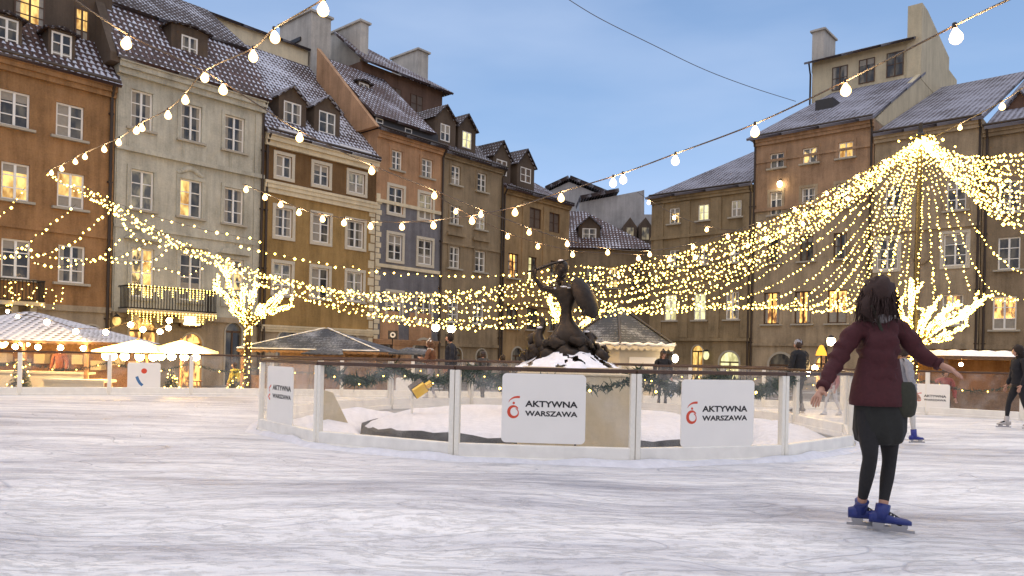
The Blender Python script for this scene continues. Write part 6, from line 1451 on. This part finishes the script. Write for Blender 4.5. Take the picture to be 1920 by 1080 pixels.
        lk.build('hair_locks', pmat('hair_%.2f_%.2f' % (hc_[0], hc_[2]), hc_), r_, smooth=True)
    if hat:
        hm = MB(); hm.ball(hc + rot @ Vector((0, -.04 * hh, .2 * hh)), .5 * hh, n=16, k=10, sc_=(.88, .98, .85)); hm.lathe([(.41 * hh, -.04 * hh), (.44 * hh, -.02 * hh), (.44 * hh, .1 * hh), (.40 * hh, .12 * hh)], hc + rot @ Vector((0, -.03 * hh, .12 * hh)), 16)
        if hat[1]: hm.ball(hc + Vector((0, 0, .68 * hh)), .13 * hh, n=8, k=6)
        hm.build('hat', pmat('hat_%.2f_%.2f' % (hat[0][0], hat[0][2]), hat[0]), r_, smooth=True)
    if neck_band:
        t = MB(); t.lathe([(.085 * s, 0), (.1 * s, .03 * s), (.095 * s, .07 * s), (.07 * s, .08 * s)], j['neck'] + Vector((0, 0, -.045 * s)), 14); t.build('scarf', pmat('scarf_%.2f' % neck_band[0], neck_band), r_, smooth=True)
    if skates:
        for q in 'LR':
            a = j['an' + q]; t_ = j['toe' + q]; d = (t_ - a); d.z = 0; d = d.normalized() if d.length > .01 else Vector((0, 1, 0)); heel = a - d * .06 * s; sole = min(t_.z, a.z) - .02
            base_ = Vector((a.x, a.y, t_.z)); m = MB(); sd = Vector((-d.y, d.x, 0)); L0 = -.085 * s; L1 = .19 * s
            rings = []
            for u, wd, ht in ((L0, .03, .07), (-.04 * s, .04, .085), (.03 * s, .042, .075), (.1 * s, .047, .05), (.16 * s, .042, .04), (L1, .022, .025)):
                c0 = base_ + d * u; w_ = wd * s; hh_ = ht * s
                rings.append([c0 + sd * w_ * math.cos(x) + Vector((0, 0, hh_ * .5 + hh_ * .55 * math.sin(x))) for x in [i * math.pi / 5 for i in range(10)]])
            m.grid(rings); m.tube([base_ + Vector((0, 0, .03)), a + Vector((0, 0, .0)), a + (j['kn' + q] - a).normalized() * shaft * s], [.05 * s, .05 * s, .05 * s], 12)
            bt = m.build('skate', pmat('skate_%.2f_%.2f' % (skates[0], skates[2]), skates, .4), r_, smooth=True)
            m = MB(); p0 = base_ + d * (L0 - .02) ; p1 = base_ + d * (L1 + .02); zb = base_.z - .055 * s
            obox(m, p0, p1, .01, .0, 0, .005, zb, zb + .02); obox(m, p0, p1, .05, .05, 0, .012, zb + .02, zb + .03); obox(m, p0, p1, .045, .2, 0, .02, zb + .03, base_.z + .012); obox(m, p0, p1, .17, .045, 0, .02, zb + .03, base_.z + .012); m.build('blade', M['steel'], bt)
            if lace:
                m = MB()
                for z_i in range(4): c1 = base_ + d * (.035 + .022 * z_i) * s + Vector((0, 0, (.078 - .012 * z_i) * s)); m.tube([c1 - sd * .028 * s, c1 + Vector((0, 0, .008)), c1 + sd * .028 * s], .004, 5)
                m.build('laces', M['board'], bt)
    return r_
def pose(h, w=1.0, arm='down', turn=0., stride=0., skates=True):
    z0 = .085 if skates else .03; q = {'pelvis': (0, 0, .52 * h + z0), 'chest': (0, .0, .72 * h + z0), 'neck': (0, .01 * h, .83 * h + z0), 'head': (0, .03 * h, .915 * h + z0)}
    for s_, k in ((-1, 'L'), (1, 'R')):
        q['sh' + k] = (s_ * .105 * h * w, 0, .80 * h + z0); q['hip' + k] = (s_ * .05 * h, 0, .5 * h + z0)
        f_ = stride * s_; q['kn' + k] = (s_ * .055 * h, .03 * h + f_ * .5 * h, .28 * h + z0); q['an' + k] = (s_ * .06 * h, f_ * h - .01 * h, .045 * h + z0); q['toe' + k] = (s_ * .065 * h, f_ * h + .09 * h, z0)
        if arm == 'down': q['el' + k] = (s_ * .15 * h * w, .0, .63 * h + z0); q['wr' + k] = (s_ * .15 * h * w, .06 * h, .50 * h + z0)
        elif arm == 'out': q['el' + k] = (s_ * .2 * h, .02 * h, .68 * h + z0); q['wr' + k] = (s_ * .27 * h, .09 * h, .60 * h + z0)
        else: q['el' + k] = (s_ * .15 * h, .04 * h, .62 * h + z0); q['wr' + k] = (s_ * .05 * h, .16 * h, .68 * h + z0)
    rt = Matrix.Rotation(turn, 3, 'Z'); return {k: rt @ Vector(v) for k, v in q.items()}
def stand(label, px_, d, h, turn, z=0., **k):
    arm = k.pop('arm', 'down'); stride = k.pop('stride', 0); sk = k.pop('sk', (.05, .05, .06)); w_ = k.pop('w', 1.)
    p = pt(px_, 680, d); return person(label, (p.x, d, z), h, pose(h, w_, arm, turn, stride), turn, k.pop('c'), skates=sk, **k)
# the maroon skater, posed from the photograph
D0 = 5.68; BASE = pt(1648, 994, D0); BASE.z = 0
def S(px_, py_, dy=0.): return pt(px_, py_, D0 + dy) - BASE
jj = {'pelvis': S(1645, 752), 'chest': S(1646, 655), 'neck': S(1645, 596), 'head': S(1648, 556), 'shL': S(1602, 621, .02), 'shR': S(1692, 619, -.02), 'elL': S(1566, 680, .03), 'wrL': S(1541, 728, -.1), 'elR': S(1724, 664, -.03), 'wrR': S(1764, 684, -.14),
      'hipL': S(1624, 765), 'hipR': S(1666, 765), 'knL': S(1632, 858, -.12), 'knR': S(1668, 862, .02), 'anL': S(1614, 952, .1), 'anR': S(1654, 962, -.05), 'toeL': S(1650, 972, .06), 'toeR': S(1695, 982, -.12)}
dz = .062 * 1.05
jj['toeL'].z = .075; jj['toeR'].z = .075; jj['anL'].z = .16; jj['anR'].z = .155
sk_ = person('skater seen from behind in maroon jacket and black leggings on blue skates, arms spread', BASE, 1.78, jj, R(-50), ((.055, .012, .018), (.012, .012, .012)), hair=('bushy', (.035, .016, .012)), skates=(.01, .022, .15), coat=pmat('maroon_jacket', (.055, .009, .012)), pants=pmat('black_leggings', (.012, .011, .012)), neck_band=(.22, .20, .20), fat=1.08, bare=True, shaft=.055, fold=.009, sub=3, lace=True)
# dark shorts/skirt and bag at the hip
m = MB(); c0 = jj['pelvis']
rg = []   # gathered skirt
for z, rx, ry in ((.12, .15, .125), (.02, .165, .14), (-.1, .185, .155), (-.22, .185, .155), (-.30, .165, .14), (-.32, .12, .11)):
    rg.append([c0 + Vector((rx * math.cos(t * .1309) + (.02 if z < 0 else 0), ry * math.sin(t * .1309), z)) for t in range(48)])
m.grid(rg)
for i in range(len(m.v)):
    v = Vector(m.v[i]); a = math.atan2(v.y - c0.y, v.x - c0.x); k_ = 1 + .05 * math.sin(a * 9 + v.z * 12) * max(0, min(1, (c0.z + .1 - v.z) * 4)); m.v[i] = (c0.x + (v.x - c0.x) * k_, c0.y + (v.y - c0.y) * k_, v.z)
m.build('skirt', pmat('black_skirt', (.014, .014, .012)), sk_, smooth=True)
m = MB(); cj = jj['pelvis'] + Vector((0, 0, .02)); m.grid([[cj + Vector((q1 * .205 * math.cos(t * .2618), q1 * .175 * math.sin(t * .2618), z)) for t in range(24)] for z, q1 in ((.30, .70), (.2, .80), (.1, .90), (.03, .97), (-.015, 1.0), (-.05, .98), (-.055, .9), (-.03, .88))], caps=False)
for i in range(len(m.v)):
    v = Vector(m.v[i]); a = math.atan2(v.y - cj.y, v.x - cj.x); k_ = 1 + .025 * math.sin(a * 7 + v.z * 23) + .015 * math.sin(a * 15 - v.z * 31); m.v[i] = (cj.x + (v.x - cj.x) * k_, cj.y + (v.y - cj.y) * k_, v.z)
m.build('jacket_skirt', MATS['maroon_jacket'], sk_, smooth=True)
for q in 'LR':
    a_, b_ = jj['el' + q], jj['wr' + q]; m = MB(); m.tube([b_.lerp(a_, .16), b_.lerp(a_, .02)], [.05, .047], 14); m.build('cuff', MATS['maroon_jacket'], sk_, smooth=True)
bag = empty('shoulder_bag', BASE + jj['pelvis'] + Vector((.165, -.09, .03)), R(15), label='small dark olive bag hanging at the right hip of the maroon skater', cat='bag')
m = MB(); m.grid([[(x * a, y * a2, z) for x, y in [(.1 * math.cos(t * .5236), .05 * math.sin(t * .5236)) for t in range(12)]] for z, a, a2 in ((-.14, .5, .5), (-.12, .8, .8), (-.05, .95, .95), (.05, .9, .85), (.1, .75, .6), (.12, .5, .3))]); m.build('pouch', pmat('olive_bag', (.03, .03, .018)), bag, smooth=True)
m = MB(); m.tube([(-.1, 0, .13), (-.14, .02, .3), (-.2, .03, .5), (-.27, .05, .68)], .012, 6); m.build('strap', MATS['olive_bag'], bag)
stand('skater in white trousers and blue skates mostly hidden behind the maroon skater', 1690, 11.9, 1.5, R(-80), c=((.3, .3, .32), (.62, .60, .57)), sk=(.02, .03, .22), stride=.13, hair=('cap', (.05, .03, .02)), pants=pmat('white_trousers', (.6, .58, .54)))
stand('woman in brown jacket and white bobble hat skating by the peach house', 808, 19.5, 1.56, R(75), c=((.16, .07, .035), (.30, .29, .33)), hat=((.7, .67, .6), True), arm='hold', stride=.1, hair=('long', (.12, .06, .03)), neck_band=(.62, .6, .55), sk=(.5, .5, .52))
stand('tall man in dark navy coat facing the woman in the white hat', 846, 19.2, 1.74, R(100), c=((.012, .014, .022), (.02, .02, .022)), arm='down', hair=('cap', (.02, .012, .008)), fat=1.15, hem=.1)
stand('dark clad skater gliding away behind the glass beside the large board', 906, 20, 1.3, R(20), c=((.05, .05, .05), (.09, .085, .08)), stride=.16, hair=('cap', (.05, .03, .02)), hat=((.05, .05, .06), False))
stand('person in black with dark hood standing by the golden house', 944, 23.6, 1.72, R(60), z=GZ, c=((.015, .015, .018), (.02, .02, .02)), hair=('cap', (.02, .012, .008)), sk=None, fat=1.15)
stand('person in black coat before the lit side of the kiosk', 1243, 19.5, 1.42, R(180), c=((.012, .012, .014), (.012, .012, .014)), hair=('long', (.10, .055, .03)), hat=((.02, .02, .02), True), fat=1.15, hem=.15)
stand('person in dark coat and grey knitted hat left of the globe lamp', 1499, 18.2, 1.74, R(30), c=((.012, .012, .014), (.015, .015, .016)), hat=((.28, .28, .3), False), fat=1.25, w=1.1, hem=.15)
stand('skater in black entering at the right edge of the photo', 1912, 15.2, 1.62, R(85), c=((.01, .01, .014), (.012, .012, .015)), hair=('long', (.02, .015, .012)), stride=.12, sk=(.45, .42, .4), fat=1.1)
stand('child in faded pink jacket skating behind the glass left of the maroon skater', 1562, 17.5, 1.15, R(110), c=((.35, .13, .12), (.5, .48, .48)), hat=((.5, .2, .18), True), stride=.14, sk=(.6, .6, .62))
stand('vendor in red brown coat under the big left stall', 112, 25.8, 1.7, R(180), z=GZ, c=((.22, .07, .03), (.03, .03, .03)), hair=('cap', (.04, .02, .01)), sk=None)
stand('guest in yellow vest by the foot of the wrapped tree', 441, 23.4, 1.3, R(150), z=GZ, c=((.5, .42, .04), (.03, .03, .03)), hair=('cap', (.04, .02, .01)), sk=None)
stand('person in red coat in front of the stall at the right', 1772, 20.4, 1.6, R(170), z=GZ, c=((.30, .05, .035), (.03, .03, .03)), hat=((.05, .05, .05), False), sk=None)
# orange cone lampshade figure with bulbs
c_ = pt(1540, 660, 21.5); hl = empty('heater_lamp', (c_.x, 21.5, GZ), label='orange cone-shaded standing lamp beside the globe street lamp', cat='standing lamp'); z_ = c_.z - GZ
MB().lathe([(.03, 0), (.03, z_)], n=8).build('pole', M['iron'], hl); MB().lathe([(.15, z_ - .1), (.13, z_), (.05, z_ + .18), (.01, z_ + .2)], n=14).build('lamp_shade', glow('orange_shade', (1, .42, .05), 1.1), hl, smooth=True)
MB().lathe([(.2, 0), (.2, .05), (.04, .1)], n=12).build('foot', M['iron'], hl)
for x_, y_, lb in ((1515, 700, 'low'), (1528, 690, 'upper')):
    p = pt(x_, y_, 18.3); o = MB().ball((0, 0, 0), .07, n=10, k=8).build('light_bulb', M['stallbulb'], None, smooth=True); o.location = p
    tag(o, '%s of the two round bulbs glowing on the handrail left of the maroon skater' % lb, 'light bulb')
